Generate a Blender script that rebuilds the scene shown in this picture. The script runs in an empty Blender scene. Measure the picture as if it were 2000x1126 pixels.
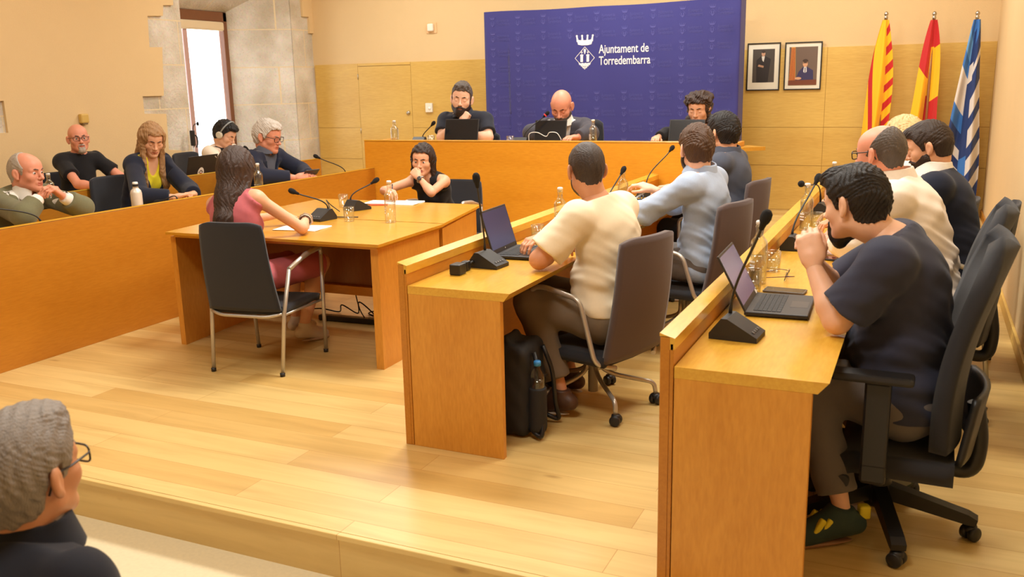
import bpy, bmesh, math, random
import numpy as np
from mathutils import Vector, Matrix
random.seed(7)
rng = np.random.default_rng(7)
SC = bpy.context.scene
COL = SC.collection
PI = math.pi

# ------------------------------------------------------------------ camera
cam_d = bpy.data.cameras.new('camera')
cam = bpy.data.objects.new('camera', cam_d); COL.objects.link(cam)
cam_d.sensor_width = 36.0; cam_d.lens = 31.7054; cam_d.clip_end = 60
cam.matrix_world = Matrix(((0.911187, -0.071377, 0.405763, 0.0),
                           (0.411445, 0.208418, -0.887285, 0.0),
                           (-0.021237, 0.975432, 0.219275, 1.58), (0, 0, 0, 1)))
cam_d.dof.use_dof = True; cam_d.dof.focus_distance = 5.2; cam_d.dof.aperture_fstop = 5.0
SC.camera = cam

# ------------------------------------------------------------------ daylight, lamps, exposure
world = bpy.data.worlds.new('daylight'); SC.world = world; world.use_nodes = True
wb = world.node_tree.nodes['Background']
wb.inputs[0].default_value = (0.93, 0.97, 1.0, 1); wb.inputs[1].default_value = 9.0
SC.view_settings.view_transform = 'Standard'; SC.view_settings.look = 'None'
SC.view_settings.gamma = 1.0; SC.view_settings.use_curve_mapping = False
SC.view_settings.exposure = -.75
CEIL = 3.75
# warm ceiling panels: (x, y, sx, sy, watts)
PANELS = [(-5.7, 8.6, 1.2, .6, 82), (-3.0, 8.4, 1.2, .6, 118), (-0.6, 8.6, 1.2, .6, 76),
          (-5.7, 5.2, 1.2, .6, 34), (-2.6, 4.9, 1.2, .6, 205), (-0.4, 5.0, 1.2, .6, 112),
          (-4.4, 1.4, 1.2, .6, 66), (-1.2, 1.6, 1.2, .6, 100)]
for i, (x, y, sx, sy, w) in enumerate(PANELS):
    ld = bpy.data.lights.new('ceiling_lamp', 'AREA'); ld.shape = 'RECTANGLE'
    ld.size = sx; ld.size_y = sy; ld.energy = w; ld.color = (0.94, 0.95, 0.90)
    lo = bpy.data.objects.new('ceiling_lamp', ld); COL.objects.link(lo)
    lo.location = (x, y, CEIL - 0.075)

# ------------------------------------------------------------------ helpers: materials
def lin(c):
    c = c/255.0
    return c/12.92 if c <= 0.04045 else ((c+0.055)/1.055)**2.4
def rgb(r, g, b): return (lin(r), lin(g), lin(b), 1.0)
MATS = {}
def mat(name, col, rough=0.5, metal=0.0, spec=0.5, coat=0.0, noise=0.0, nscale=30.0, bump=0.0, bscale=200.0, sss=0.0, trans=0.0, stretch=None, alpha=1.0, sheen=0.0):
    if name in MATS: return MATS[name]
    m = bpy.data.materials.new(name); m.use_nodes = True
    nt = m.node_tree; b = nt.nodes['Principled BSDF']
    b.inputs['Base Color'].default_value = col
    b.inputs['Roughness'].default_value = rough; b.inputs['Metallic'].default_value = metal
    b.inputs['Specular IOR Level'].default_value = spec
    b.inputs['Coat Weight'].default_value = coat; b.inputs['Coat Roughness'].default_value = 0.15
    if trans: b.inputs['Transmission Weight'].default_value = trans
    if sss:
        b.inputs['Subsurface Weight'].default_value = sss
        b.inputs['Subsurface Radius'].default_value = (0.012, 0.005, 0.003); b.inputs['Subsurface Scale'].default_value = 0.6
    if sheen: b.inputs['Sheen Weight'].default_value = sheen
    if noise or bump:
        tc = nt.nodes.new('ShaderNodeTexCoord'); mp = nt.nodes.new('ShaderNodeMapping')
        nt.links.new(tc.outputs['Object'], mp.inputs[0])
        if stretch: mp.inputs['Scale'].default_value = stretch
    if noise:
        n = nt.nodes.new('ShaderNodeTexNoise'); n.inputs['Scale'].default_value = nscale; n.inputs['Detail'].default_value = 5
        nt.links.new(mp.outputs[0], n.inputs['Vector'])
        hs = nt.nodes.new('ShaderNodeMix'); hs.data_type = 'RGBA'
        hs.inputs[6].default_value = tuple(c*(1-noise) for c in col[:3])+(1,)
        hs.inputs[7].default_value = tuple(min(1, c*(1+noise)) for c in col[:3])+(1,)
        nt.links.new(n.outputs['Fac'], hs.inputs[0]); nt.links.new(hs.outputs[2], b.inputs['Base Color'])
    if bump:
        n2 = nt.nodes.new('ShaderNodeTexNoise'); n2.inputs['Scale'].default_value = bscale; n2.inputs['Detail'].default_value = 4
        nt.links.new(mp.outputs[0], n2.inputs['Vector'])
        bp = nt.nodes.new('ShaderNodeBump'); bp.inputs['Strength'].default_value = bump; bp.inputs['Distance'].default_value = 0.01
        nt.links.new(n2.outputs['Fac'], bp.inputs['Height']); nt.links.new(bp.outputs[0], b.inputs['Normal'])
    MATS[name] = m
    return m
def wood(name, c1, c2, scale=(1, 1, 1), rough=0.35, coat=0.25, fine=60, blotch=2.2):
    """veneer: fine stretched grain over broad soft figure; scale is small along the grain"""
    if name in MATS: return MATS[name]
    m = bpy.data.materials.new(name); m.use_nodes = True
    nt = m.node_tree; b = nt.nodes['Principled BSDF']; L = nt.links.new
    tc = nt.nodes.new('ShaderNodeTexCoord'); mp = nt.nodes.new('ShaderNodeMapping')
    L(tc.outputs['Object'], mp.inputs[0]); mp.inputs['Scale'].default_value = scale
    n1 = nt.nodes.new('ShaderNodeTexNoise'); n1.inputs['Scale'].default_value = fine; n1.inputs['Detail'].default_value = 6; n1.inputs['Distortion'].default_value = 0.3
    n2 = nt.nodes.new('ShaderNodeTexNoise'); n2.inputs['Scale'].default_value = blotch; n2.inputs['Detail'].default_value = 4; n2.inputs['Distortion'].default_value = 0.8
    L(mp.outputs[0], n1.inputs['Vector']); L(mp.outputs[0], n2.inputs['Vector'])
    ad = nt.nodes.new('ShaderNodeMix'); ad.data_type = 'FLOAT'; ad.inputs[0].default_value = 0.5
    L(n1.outputs['Fac'], ad.inputs[2]); L(n2.outputs['Fac'], ad.inputs[3])
    cr = nt.nodes.new('ShaderNodeValToRGB')
    cr.color_ramp.elements[0].position = 0.32; cr.color_ramp.elements[0].color = c1
    cr.color_ramp.elements[1].position = 0.68; cr.color_ramp.elements[1].color = c2
    L(ad.outputs[0], cr.inputs[0]); L(cr.outputs[0], b.inputs['Base Color'])
    b.inputs['Roughness'].default_value = rough; b.inputs['Coat Weight'].default_value = coat; b.inputs['Coat Roughness'].default_value = 0.2
    MATS[name] = m
    return m

# ------------------------------------------------------------------ helpers: objects
def mesh_np(name, verts, faces, mats, mi=None, smooth=True):
    """verts (n,3), faces (m,4) int arrays"""
    me = bpy.data.meshes.new(name)
    verts = np.asarray(verts, dtype=np.float32); faces = np.asarray(faces, dtype=np.int32)
    k = faces.shape[1] if len(faces) else 4
    me.vertices.add(len(verts)); me.vertices.foreach_set('co', verts.ravel())
    me.loops.add(faces.size); me.loops.foreach_set('vertex_index', faces.ravel())
    me.polygons.add(len(faces)); me.polygons.foreach_set('loop_start', np.arange(len(faces), dtype=np.int32)*k)
    me.polygons.foreach_set('loop_total', np.full(len(faces), k, dtype=np.int32))
    for m in mats: me.materials.append(m)
    if mi is not None: me.polygons.foreach_set('material_index', np.asarray(mi, dtype=np.int32))
    me.update(calc_edges=True); me.validate()
    me.polygons.foreach_set('use_smooth', np.full(len(me.polygons), smooth, dtype=bool))
    return me
def put(name, me, parent=None, loc=None, rot=None):
    o = bpy.data.objects.new(name, me); COL.objects.link(o)
    if parent is not None: o.parent = parent
    if loc is not None: o.location = loc
    if rot is not None: o.rotation_euler = rot
    return o
def tag(o, label=None, cat=None, group=None, kind=None):
    if label: o['label'] = label
    if cat: o['category'] = cat
    if group: o['group'] = group
    if kind: o['kind'] = kind
    return o
def thing(name, label, cat, loc=(0, 0, 0), rz=0.0, group=None):
    o = bpy.data.objects.new(name, None); COL.objects.link(o); o.empty_display_size = 0.1
    o.location = loc; o.rotation_euler = (0, 0, rz)
    return tag(o, label, cat, group)
def dup(root, loc, rz=None, label=None, group=None):
    r = root.copy(); COL.objects.link(r); r.location = loc
    if rz is not None: r.rotation_euler = (0, 0, rz)
    if label: r['label'] = label
    if group: r['group'] = group
    for ch in list(root.children):
        c = ch.copy(); COL.objects.link(c); c.parent = r
        for g in list(ch.children):
            d = g.copy(); COL.objects.link(d); d.parent = c
    return r

class MB:
    """collects solids into one bmesh"""
    def __init__(s): s.bm = bmesh.new(); s.smooth_f = []
    def _xf(s, vs, M):
        if M is not None:
            for v in vs: v.co = M @ v.co
    def box(s, lo, hi, bev=0.0, M=None, seg=2):
        lo = Vector(lo); hi = Vector(hi); c = (lo+hi)/2; d = hi-lo
        r = bmesh.ops.create_cube(s.bm, size=1.0)
        vs = r['verts']
        for v in vs: v.co = Vector((v.co.x*d.x, v.co.y*d.y, v.co.z*d.z)) + c
        if bev > 0:
            es = list({e for v in vs for e in v.link_edges})
            rr = bmesh.ops.bevel(s.bm, geom=es, offset=min(bev, min(abs(d.x), abs(d.y), abs(d.z))*0.49), segments=seg, affect='EDGES', profile=0.5)
            vs = list({v for f in rr['faces'] for v in f.verts} | {v for v in vs if v.is_valid})
            # flood the connected island
            st = list(vs); seen = set(vs)
            while st:
                v = st.pop()
                for e in v.link_edges:
                    w = e.other_vert(v)
                    if w not in seen: seen.add(w); st.append(w)
            vs = list(seen)
        s._xf(vs, M); return s
    def tube(s, pts, r, n=10, closed=False, cap=True, smooth=True):
        P = [Vector(p) for p in pts]; N = len(P)
        rs = r if isinstance(r, (list, tuple)) else [r]*N
        rings = []; prev = None
        for i in range(N):
            if closed: t = P[(i+1) % N]-P[i-1]
            else: t = P[min(i+1, N-1)]-P[max(i-1, 0)]
            if t.length < 1e-9: t = Vector((0, 0, 1))
            t.normalize()
            if prev is None:
                a = Vector((0, 0, 1)) if abs(t.z) < 0.9 else Vector((1, 0, 0))
                x = t.cross(a).normalized()
            else:
                x = prev - t*prev.dot(t)
                x = x.normalized() if x.length > 1e-6 else t.orthogonal().normalized()
            prev = x; y = t.cross(x)
            rings.append([s.bm.verts.new(P[i]+(x*math.cos(2*PI*k/n)+y*math.sin(2*PI*k/n))*rs[i]) for k in range(n)])
        for i in range(N if closed else N-1):
            A = rings[i]; B = rings[(i+1) % N]
            for k in range(n):
                f = s.bm.faces.new((A[k], A[(k+1) % n], B[(k+1) % n], B[k])); f.smooth = smooth
        if cap and not closed:
            s.bm.faces.new(rings[0][::-1]); s.bm.faces.new(rings[-1])
        return s
    def lathe(s, prof, c=(0, 0, 0), n=24, M=None, smooth=True):
        """prof: (r, z) from bottom to top"""
        rings = []; allv = []
        for r, z in prof:
            if r < 1e-6:
                v = s.bm.verts.new((c[0], c[1], c[2]+z)); rings.append([v]); allv.append(v)
            else:
                ring = [s.bm.verts.new((c[0]+r*math.cos(2*PI*k/n), c[1]+r*math.sin(2*PI*k/n), c[2]+z)) for k in range(n)]
                rings.append(ring); allv += ring
        for A, B in zip(rings, rings[1:]):
            for k in range(n):
                a0, a1 = A[k % len(A)], A[(k+1) % len(A)]; b0, b1 = B[k % len(B)], B[(k+1) % len(B)]
                q = []
                for v in (a0, a1, b1, b0):
                    if v not in q: q.append(v)
                if len(q) >= 3:
                    f = s.bm.faces.new(q); f.smooth = smooth
        for R, rev in ((rings[0], True), (rings[-1], False)):
            if len(R) > 1: s.bm.faces.new(R[::-1] if rev else R)
        s._xf(allv, M); return s
    def prism(s, poly, axis, a, b, M=None, smooth=False):
        """extrude a polygon given in the plane normal to axis (0: y,z  1: x,z  2: x,y) from a to b"""
        def mk(p, t):
            if axis == 0: return (t, p[0], p[1])
            if axis == 1: return (p[0], t, p[1])
            return (p[0], p[1], t)
        A = [s.bm.verts.new(mk(p, a)) for p in poly]; B = [s.bm.verts.new(mk(p, b)) for p in poly]
        n = len(poly)
        s.bm.faces.new(A); s.bm.faces.new(B[::-1])
        for k in range(n):
            f = s.bm.faces.new((A[k], B[k], B[(k+1) % n], A[(k+1) % n])); f.smooth = smooth
        s._xf(A+B, M); return s
    def face(s, pts):
        s.bm.faces.new([s.bm.verts.new(p) for p in pts]); return s
    def grid(s, fn, nu, nv, smooth=True, thick=0.0):
        """surface fn(u,v) on [0,1]^2; thick gives it a back"""
        G = [[Vector(fn(i/(nu-1), j/(nv-1))) for j in range(nv)] for i in range(nu)]
        V = [[s.bm.verts.new(p) for p in row] for row in G]
        for i in range(nu-1):
            for j in range(nv-1):
                f = s.bm.faces.new((V[i][j], V[i+1][j], V[i+1][j+1], V[i][j+1])); f.smooth = smooth
        if thick:
            W = []
            for i in range(nu):
                row = []
                for j in range(nv):
                    a = G[min(i+1, nu-1)][j]-G[max(i-1, 0)][j]; b = G[i][min(j+1, nv-1)]-G[i][max(j-1, 0)]
                    nn = a.cross(b); nn = nn.normalized() if nn.length > 1e-12 else Vector((0, 0, 1))
                    row.append(s.bm.verts.new(G[i][j]-nn*thick))
                W.append(row)
            for i in range(nu-1):
                for j in range(nv-1):
                    f = s.bm.faces.new((W[i][j], W[i][j+1], W[i+1][j+1], W[i+1][j])); f.smooth = smooth
            ed = [(i, 0) for i in range(nu)]+[(nu-1, j) for j in range(1, nv)]+[(i, nv-1) for i in range(nu-2, -1, -1)]+[(0, j) for j in range(nv-2, 0, -1)]
            for k in range(len(ed)):
                a = ed[k]; b = ed[(k+1) % len(ed)]
                f = s.bm.faces.new((V[b[0]][b[1]], V[a[0]][a[1]], W[a[0]][a[1]], W[b[0]][b[1]])); f.smooth = smooth
        return s
    def build(s, name, m, parent=None, loc=None, rot=None, autosmooth=False):
        bmesh.ops.recalc_face_normals(s.bm, faces=s.bm.faces)
        me = bpy.data.meshes.new(name); s.bm.to_mesh(me); s.bm.free()
        for mm in (m if isinstance(m, (list, tuple)) else [m]): me.materials.append(mm)
        return put(name, me, parent, loc, rot)
def bez(p0, p1, p2, p3, n=12):
    a, b, c, d = (Vector(p) for p in (p0, p1, p2, p3)); out = []
    for i in range(n+1):
        t = i/n; u = 1-t
        out.append(a*u**3+b*3*u*u*t+c*3*u*t*t+d*t**3)
    return out
def arc_pts(pts, r=0.03, n=5):
    """polyline with rounded corners"""
    P = [Vector(p) for p in pts]; out = [P[0]]
    for i in range(1, len(P)-1):
        a = (P[i-1]-P[i]); b = (P[i+1]-P[i]); ra = min(r, a.length*0.45, b.length*0.45)
        p0 = P[i]+a.normalized()*ra; p2 = P[i]+b.normalized()*ra
        for k in range(n+1):
            t = k/n; out.append(p0*(1-t)**2+P[i]*2*t*(1-t)+p2*t*t)
    out.append(P[-1]); return out

# ================================================================== THE SETTING
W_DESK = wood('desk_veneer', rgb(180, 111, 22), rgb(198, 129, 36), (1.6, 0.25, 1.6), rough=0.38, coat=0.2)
W_DESKX = wood('desk_veneer_cross', rgb(202, 128, 26), rgb(222, 150, 42), (0.25, 1.6, 1.6), rough=0.38, coat=0.2)
W_TOP = wood('worktop_veneer', rgb(210, 154, 48), rgb(228, 178, 66), (1.6, 0.25, 1.6), rough=0.25, coat=0.35)
W_TOPX = wood('worktop_veneer_cross', rgb(200, 138, 34), rgb(218, 162, 50), (0.25, 1.6, 1.6), rough=0.25, coat=0.35)
W_END = wood('end_panel_veneer', rgb(200, 132, 42), rgb(222, 156, 60), (1.6, 1.6, 0.3), rough=0.4, coat=0.15, blotch=3.0)
W_WAIN = wood('wall_veneer', rgb(206, 162, 78), rgb(225, 188, 100), (0.22, 1.5, 1.7), rough=0.45, coat=0.1, fine=45, blotch=2.0)
W_DARK = wood('stained_veneer', rgb(130, 72, 30), rgb(150, 86, 38), (1.6, 1.6, 0.3), rough=0.4)
M_PLAST = mat('peach_plaster', rgb(226, 196, 148), rough=0.9, spec=0.2, noise=0.03, nscale=3, bump=0.25, bscale=140)
M_CEIL = mat('ceiling_paint', rgb(245, 235, 215), rough=0.9)
M_LOWER = mat('limestone_tile', rgb(222, 206, 170), rough=0.55, noise=0.10, nscale=60)

def stone_mat(name, vertical_axis_scale):
    m = bpy.data.materials.new(name); m.use_nodes = True; nt = m.node_tree; b = nt.nodes['Principled BSDF']; L = nt.links.new
    tc = nt.nodes.new('ShaderNodeTexCoord')
    mp = nt.nodes.new('ShaderNodeMapping'); L(tc.outputs['Object'], mp.inputs[0])
    n1 = nt.nodes.new('ShaderNodeTexNoise'); n1.inputs['Scale'].default_value = 2.5; n1.inputs['Detail'].default_value = 6
    n2 = nt.nodes.new('ShaderNodeTexNoise'); n2.inputs['Scale'].default_value = 34; n2.inputs['Detail'].default_value = 5
    vo = nt.nodes.new('ShaderNodeTexVoronoi'); vo.inputs['Scale'].default_value = 38
    for n in (n1, n2, vo): L(mp.outputs[0], n.inputs['Vector'])
    cr = nt.nodes.new('ShaderNodeValToRGB'); e = cr.color_ramp.elements
    e[0].position = 0.3; e[0].color = rgb(202, 188, 166); e[1].position = 0.7; e[1].color = rgb(240, 232, 220)
    L(n1.outputs['Fac'], cr.inputs[0])
    mx = nt.nodes.new('ShaderNodeMix'); mx.data_type = 'RGBA'; mx.blend_type = 'MULTIPLY'; mx.inputs[0].default_value = 0.22
    L(cr.outputs[0], mx.inputs[6]); L(n2.outputs['Color'], mx.inputs[7])
    cr2 = nt.nodes.new('ShaderNodeValToRGB'); f = cr2.color_ramp.elements
    f[0].position = 0.12; f[0].color = (0.35, 0.28, 0.2, 1); f[1].position = 0.2; f[1].color = (1, 1, 1, 1)
    L(vo.outputs['Distance'], cr2.inputs[0])
    mx2 = nt.nodes.new('ShaderNodeMix'); mx2.data_type = 'RGBA'; mx2.blend_type = 'MULTIPLY'; mx2.inputs[0].default_value = 0.35
    L(mx.outputs[2], mx2.inputs[6]); L(cr2.outputs[0], mx2.inputs[7])
    # lime mortar courses about 0.45 m high
    br = nt.nodes.new('ShaderNodeTexBrick'); br.inputs['Scale'].default_value = 1.0
    br.inputs['Brick Width'].default_value = 0.75; br.inputs['Row Height'].default_value = 0.47; br.inputs['Mortar Size'].default_value = 0.008
    br.inputs['Mortar Smooth'].default_value = 0.5
    sp = nt.nodes.new('ShaderNodeSeparateXYZ'); cb = nt.nodes.new('ShaderNodeCombineXYZ')
    L(tc.outputs['Object'], sp.inputs[0]); L(sp.outputs['Y'], cb.inputs[0]); L(sp.outputs['Z'], cb.inputs[1]); L(cb.outputs[0], br.inputs['Vector'])
    mx3 = nt.nodes.new('ShaderNodeMix'); mx3.data_type = 'RGBA'; mx3.inputs[7].default_value = rgb(226, 206, 168)
    L(br.outputs['Fac'], mx3.inputs[0]); L(mx2.outputs[2], mx3.inputs[6]); L(mx3.outputs[2], b.inputs['Base Color'])
    b.inputs['Roughness'].default_value = 0.92; b.inputs['Specular IOR Level'].default_value = 0.2
    bp = nt.nodes.new('ShaderNodeBump'); bp.inputs['Strength'].default_value = 0.5; bp.inputs['Distance'].default_value = 0.02
    L(n2.outputs['Fac'], bp.inputs['Height']); L(bp.outputs[0], b.inputs['Normal'])
    return m
M_STONE = stone_mat('limestone_blocks', 1)

def plank_mat(name, knots=False):
    m = bpy.data.materials.new(name); m.use_nodes = True; nt = m.node_tree; b = nt.nodes['Principled BSDF']; L = nt.links.new
    tc = nt.nodes.new('ShaderNodeTexCoord')
    br = nt.nodes.new('ShaderNodeTexBrick'); br.inputs['Scale'].default_value = 1.0
    br.inputs['Brick Width'].default_value = 1.55; br.inputs['Row Height'].default_value = 0.165
    br.inputs['Mortar Size'].default_value = 0.0014; br.inputs['Mortar Smooth'].default_value = 0.2; br.offset = 0.37; br.inputs['Bias'].default_value = 0.0
    br.inputs['Color1'].default_value = rgb(228, 197, 130); br.inputs['Color2'].default_value = rgb(208, 168, 97); br.inputs['Mortar'].default_value = rgb(190, 140, 74)
    mp0 = nt.nodes.new('ShaderNodeMapping'); mp0.inputs['Location'].default_value = (0.3, 0.06, 0)
    L(tc.outputs['Object'], mp0.inputs[0]); L(mp0.outputs[0], br.inputs['Vector'])
    mp = nt.nodes.new('ShaderNodeMapping'); mp.inputs['Scale'].default_value = (0.9, 9, 9); L(tc.outputs['Object'], mp.inputs[0])
    n1 = nt.nodes.new('ShaderNodeTexNoise'); n1.inputs['Scale'].default_value = 1.7; n1.inputs['Detail'].default_value = 7; n1.inputs['Distortion'].default_value = 0.6
    L(mp.outputs[0], n1.inputs['Vector'])
    cr = nt.nodes.new('ShaderNodeValToRGB'); e = cr.color_ramp.elements
    e[0].position = 0.25; e[0].color = (0.72, 0.66, 0.56, 1); e[1].position = 0.6; e[1].color = (1, 1, 1, 1)
    L(n1.outputs['Fac'], cr.inputs[0])
    mx = nt.nodes.new('ShaderNodeMix'); mx.data_type = 'RGBA'; mx.blend_type = 'MULTIPLY'; mx.inputs[0].default_value = 0.6
    L(br.outputs['Color'], mx.inputs[6]); L(cr.outputs[0], mx.inputs[7])
    # scattered knots
    mk = nt.nodes.new('ShaderNodeMapping'); mk.inputs['Scale'].default_value = (1.0, 2.6, 2.6); L(tc.outputs['Object'], mk.inputs[0])
    vo = nt.nodes.new('ShaderNodeTexVoronoi'); vo.inputs['Scale'].default_value = 1.5; L(mk.outputs[0], vo.inputs['Vector'])
    ck = nt.nodes.new('ShaderNodeValToRGB'); e = ck.color_ramp.elements
    e[0].position = 0.02; e[0].color = (0.42, 0.27, 0.15, 1); e[1].position = 0.075; e[1].color = (1, 1, 1, 1)
    L(vo.outputs['Distance'], ck.inputs[0])
    mx2 = nt.nodes.new('ShaderNodeMix'); mx2.data_type = 'RGBA'; mx2.blend_type = 'MULTIPLY'; mx2.inputs[0].default_value = 0.85 if knots else 0.5
    L(mx.outputs[2], mx2.inputs[6]); L(ck.outputs[0], mx2.inputs[7]); L(mx2.outputs[2], b.inputs['Base Color'])
    b.inputs['Roughness'].default_value = 0.38; b.inputs['Coat Weight'].default_value = 0.15; b.inputs['Coat Roughness'].default_value = 0.25
    MATS[name] = m
    return m
M_PLANK = plank_mat('oak_planks')
M_RISER = plank_mat('knotty_oak_riser', True)

def struct(name, mb, m, parent=None, **k):
    o = mb.build(name, m, parent, **k)
    if parent is None: o['kind'] = 'structure'
    return o
XL, XR, YB, YF, ZL = -7.54, 0.578, 10.3, -3.2, -0.182
# floors
struct('floor', MB().box((XL-.05, 2.488, ZL), (XR+.05, YB, 0)), M_PLANK)
struct('trim_1', MB().box((XL, 2.474, ZL), (XR, 2.488, -0.022)).box((XL, 2.462, -0.022), (XR, 2.488, 0.0), bev=.004), M_RISER)
mb = MB().box((-8.3, YF, ZL-.1), (XR+.05, 2.474, ZL))
o = struct('floor', mb, M_LOWER)
# platform at the back: deep behind the right benches, carried forward under the high bench
mb = MB().box((-1.45, 8.43, 0), (XR, YB, 0.18)).box((XL, 7.3, 0), (-1.45, YB, 0.18))
struct('floor', mb, M_PLANK)
struct('trim_2', MB().box((-1.45, 8.418, 0), (XR, 8.43, 0.168)).box((-1.45, 8.41, .168), (XR, 8.44, 0.183)), M_RISER)
# walls
struct('wall_back', MB().box((-8.3, YB, ZL), (XR+.1, YB+.12, CEIL)), M_PLAST)
struct('wall_right', MB().box((XR, YF, ZL), (XR+.12, YB, CEIL)), M_PLAST)
struct('wall_front', MB().box((-8.3, YF-.12, ZL), (XR+.12, YF, CEIL)), M_PLAST)
struct('ceiling', MB().box((-8.3, YF, CEIL), (XR+.1, YB+.1, CEIL+.1)), M_CEIL)
# left wall: stone carcass with a window opening, plaster plates over it with stepped edges
WX = -8.22
mb = MB()
mb.box((-8.30, YF, ZL), (XL-.03, 7.93, CEIL)).box((-8.30, 9.87, ZL), (XL-.03, YB, CEIL))
mb.box((-8.30, 7.93, 2.95), (XL-.03, 9.87, CEIL)).box((-8.30, 7.93, ZL), (XL-.03, 9.87, 0.62))
struct('wall_left', mb, M_STONE)
plates = [  # stepped outline of the plaster left of the window, (y, z)
    [(YF, ZL), (7.70, ZL), (7.70, 0.70), (YF, 0.70)],
    [(YF, 0.725), (7.70, 0.725), (7.72, 0.955), (7.535, 0.976), (7.552, 1.361), (7.258, 1.372), (7.246, 1.552), (7.542, 1.552),
     (7.591, 2.062), (7.412, 2.057), (7.429, 2.375), (7.648, 2.388), (7.664, 2.499), (7.812, 2.509), (7.82, 2.62), (8.0, 2.95), (8.0, CEIL),
     (YF, CEIL), (YF, 1.9), (5.30, 1.9), (5.30, 1.545), (5.635, 1.543), (5.605, 1.262), (5.30, 1.262), (5.30, 1.9), (YF, 1.9)],
    [(8.0, 2.95), (9.87, 2.95), (10.09, 2.74), (10.093, 2.521), (10.22, 2.522), (10.216, 2.315), (YB, 2.315), (YB, CEIL), (8.0, CEIL)]]
mb = MB()
mb.prism(plates[0], 0, XL-.03, XL-.006)
# split the second outline into y-bands so the bare stone patch stays open
mb.prism([(YF, 0.725), (5.30, 0.725), (5.30, CEIL), (YF, CEIL)], 0, XL-.03, XL)
mb.prism([(5.30, 0.725), (5.64, 0.725), (5.64, 1.262), (5.30, 1.262)], 0, XL-.03, XL)
mb.prism([(5.30, 1.543), (5.64, 1.543), (5.64, CEIL), (5.30, CEIL)], 0, XL-.03, XL)
mb.prism([(5.64, 0.725), (7.246, 0.725), (7.246, CEIL), (5.64, CEIL)], 0, XL-.03, XL)
mb.prism([(7.246, 0.725), (7.70, 0.725), (7.72, 0.955), (7.535, 0.976), (7.552, 1.361), (7.258, 1.372), (7.246, 1.372)], 0, XL-.03, XL)
mb.prism([(7.246, 1.552), (7.542, 1.552), (7.591, 2.062), (7.412, 2.057), (7.429, 2.375), (7.648, 2.388), (7.664, 2.499), (7.812, 2.509), (7.82, 2.62), (8.0, 2.95), (8.0, CEIL), (7.246, CEIL)], 0, XL-.03, XL)
mb.prism(plates[2], 0, XL-.03, XL)
struct('wall_left', mb, M_PLAST)
struct('trim_3', MB().box((XL-.03, YF, 0.70), (XL-.012, 7.70, 0.725)), W_DARK)
# splayed stone embrasure of the window
mb = MB()
y0, y1 = 7.93, 9.86; a0, a1 = 8.12, 9.39; zt0, zt1, zs = 2.75, 2.56, 0.62
def quadslab(p): mb.face(p)
mb.face([(XL-.03, y1, zs), (WX, a1, zs), (WX, a1, zt1), (XL-.03, y1, zt0+.2)])
mb.face([(XL-.03, y0, zs), (XL-.03, y0, zt0+.2), (WX, a0, zt1), (WX, a0, zs)])
mb.face([(XL-.03, y0, zt0+.2), (XL-.03, y1, zt0+.2), (WX, a1, zt1), (WX, a0, zt1)])
mb.face([(XL-.03, y0, zs), (WX, a0, zs), (WX, a1, zs), (XL-.03, y1, zs)])
mb.face([(WX, a1, zs), (WX, a1+.5, zs), (WX, a1+.5, 3.0), (WX, a1, 3.0)])
mb.face([(WX, a0, zs), (WX, a0, 3.0), (WX, a0-.5, 3.0), (WX, a0-.5, zs)])
mb.face([(WX, a0, zt1), (WX, a0, 3.0), (WX, a1, 3.0), (WX, a1, zt1)])
struct('trim_4', mb, M_STONE)
# window_1: brown frame, clear pane, roller blind at the top
M_FRAME = mat('brown_frame', rgb(120, 74, 46), rough=0.4, noise=.1, nscale=20)
M_PINK = mat('mullion_pink', rgb(196, 160, 156), rough=0.4)
def glass_mat(name, tint=(1, 1, 1, 1), refl=0.06):
    m = bpy.data.materials.new(name); m.use_nodes = True; nt = m.node_tree
    for n in list(nt.nodes):
        if n.type == 'BSDF_PRINCIPLED': nt.nodes.remove(n)
    t = nt.nodes.new('ShaderNodeBsdfTransparent'); t.inputs[0].default_value = tint
    g = nt.nodes.new('ShaderNodeBsdfGlossy'); g.inputs['Roughness'].default_value = 0.03
    lw = nt.nodes.new('ShaderNodeLayerWeight'); lw.inputs['Blend'].default_value = 0.35
    mt = nt.nodes.new('ShaderNodeMath'); mt.operation = 'MULTIPLY_ADD'; mt.inputs[1].default_value = 0.55; mt.inputs[2].default_value = refl
    nt.links.new(lw.outputs['Facing'], mt.inputs[0])
    mx = nt.nodes.new('ShaderNodeMixShader'); nt.links.new(mt.outputs[0], mx.inputs[0])
    nt.links.new(t.outputs[0], mx.inputs[1]); nt.links.new(g.outputs[0], mx.inputs[2])
    nt.links.new(mx.outputs[0], nt.nodes['Material Output'].inputs[0]); MATS[name] = m
    return m
M_PANE = glass_mat('window_glass', refl=0.02)
M_GLASS = glass_mat('drinking_glass', (0.97, 0.985, 0.98, 1), 0.05)
M_WATER = glass_mat('still_water', (0.95, 0.97, 0.96, 1), 0.04)
wt = bpy.data.objects.new('window_1', None); COL.objects.link(wt); wt['kind'] = 'structure'; wt.location = (WX-.03, 8.75, .62)
def wl_(lo, hi): return tuple(a-b for a, b in zip(lo, (WX-.03, 8.75, .62))), tuple(a-b for a, b in zip(hi, (WX-.03, 8.75, .62)))
mb = MB()
for lo, hi in (((WX-.07, a0, .62), (WX, a0+.07, zt1)), ((WX-.07, a1-.07, .62), (WX+.02, a1, zt1)), ((WX-.07, a0, zt1-.12), (WX+.02, a1, zt1)), ((WX-.07, a0, .62), (WX, a1, .70))):
    mb.box(*wl_(lo, hi), bev=.008)
mb.build('window_frame', M_FRAME, wt)
MB().box(*wl_((WX-.045, a0+.07, .70), (WX-.037, a1-.07, zt1-.12))).build('pane', M_PANE, wt)
MB().box(*wl_((WX-.02, 8.63, .70), (WX+.0, 8.70, 2.44)), bev=.004).build('mullion', M_PINK, wt)
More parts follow.
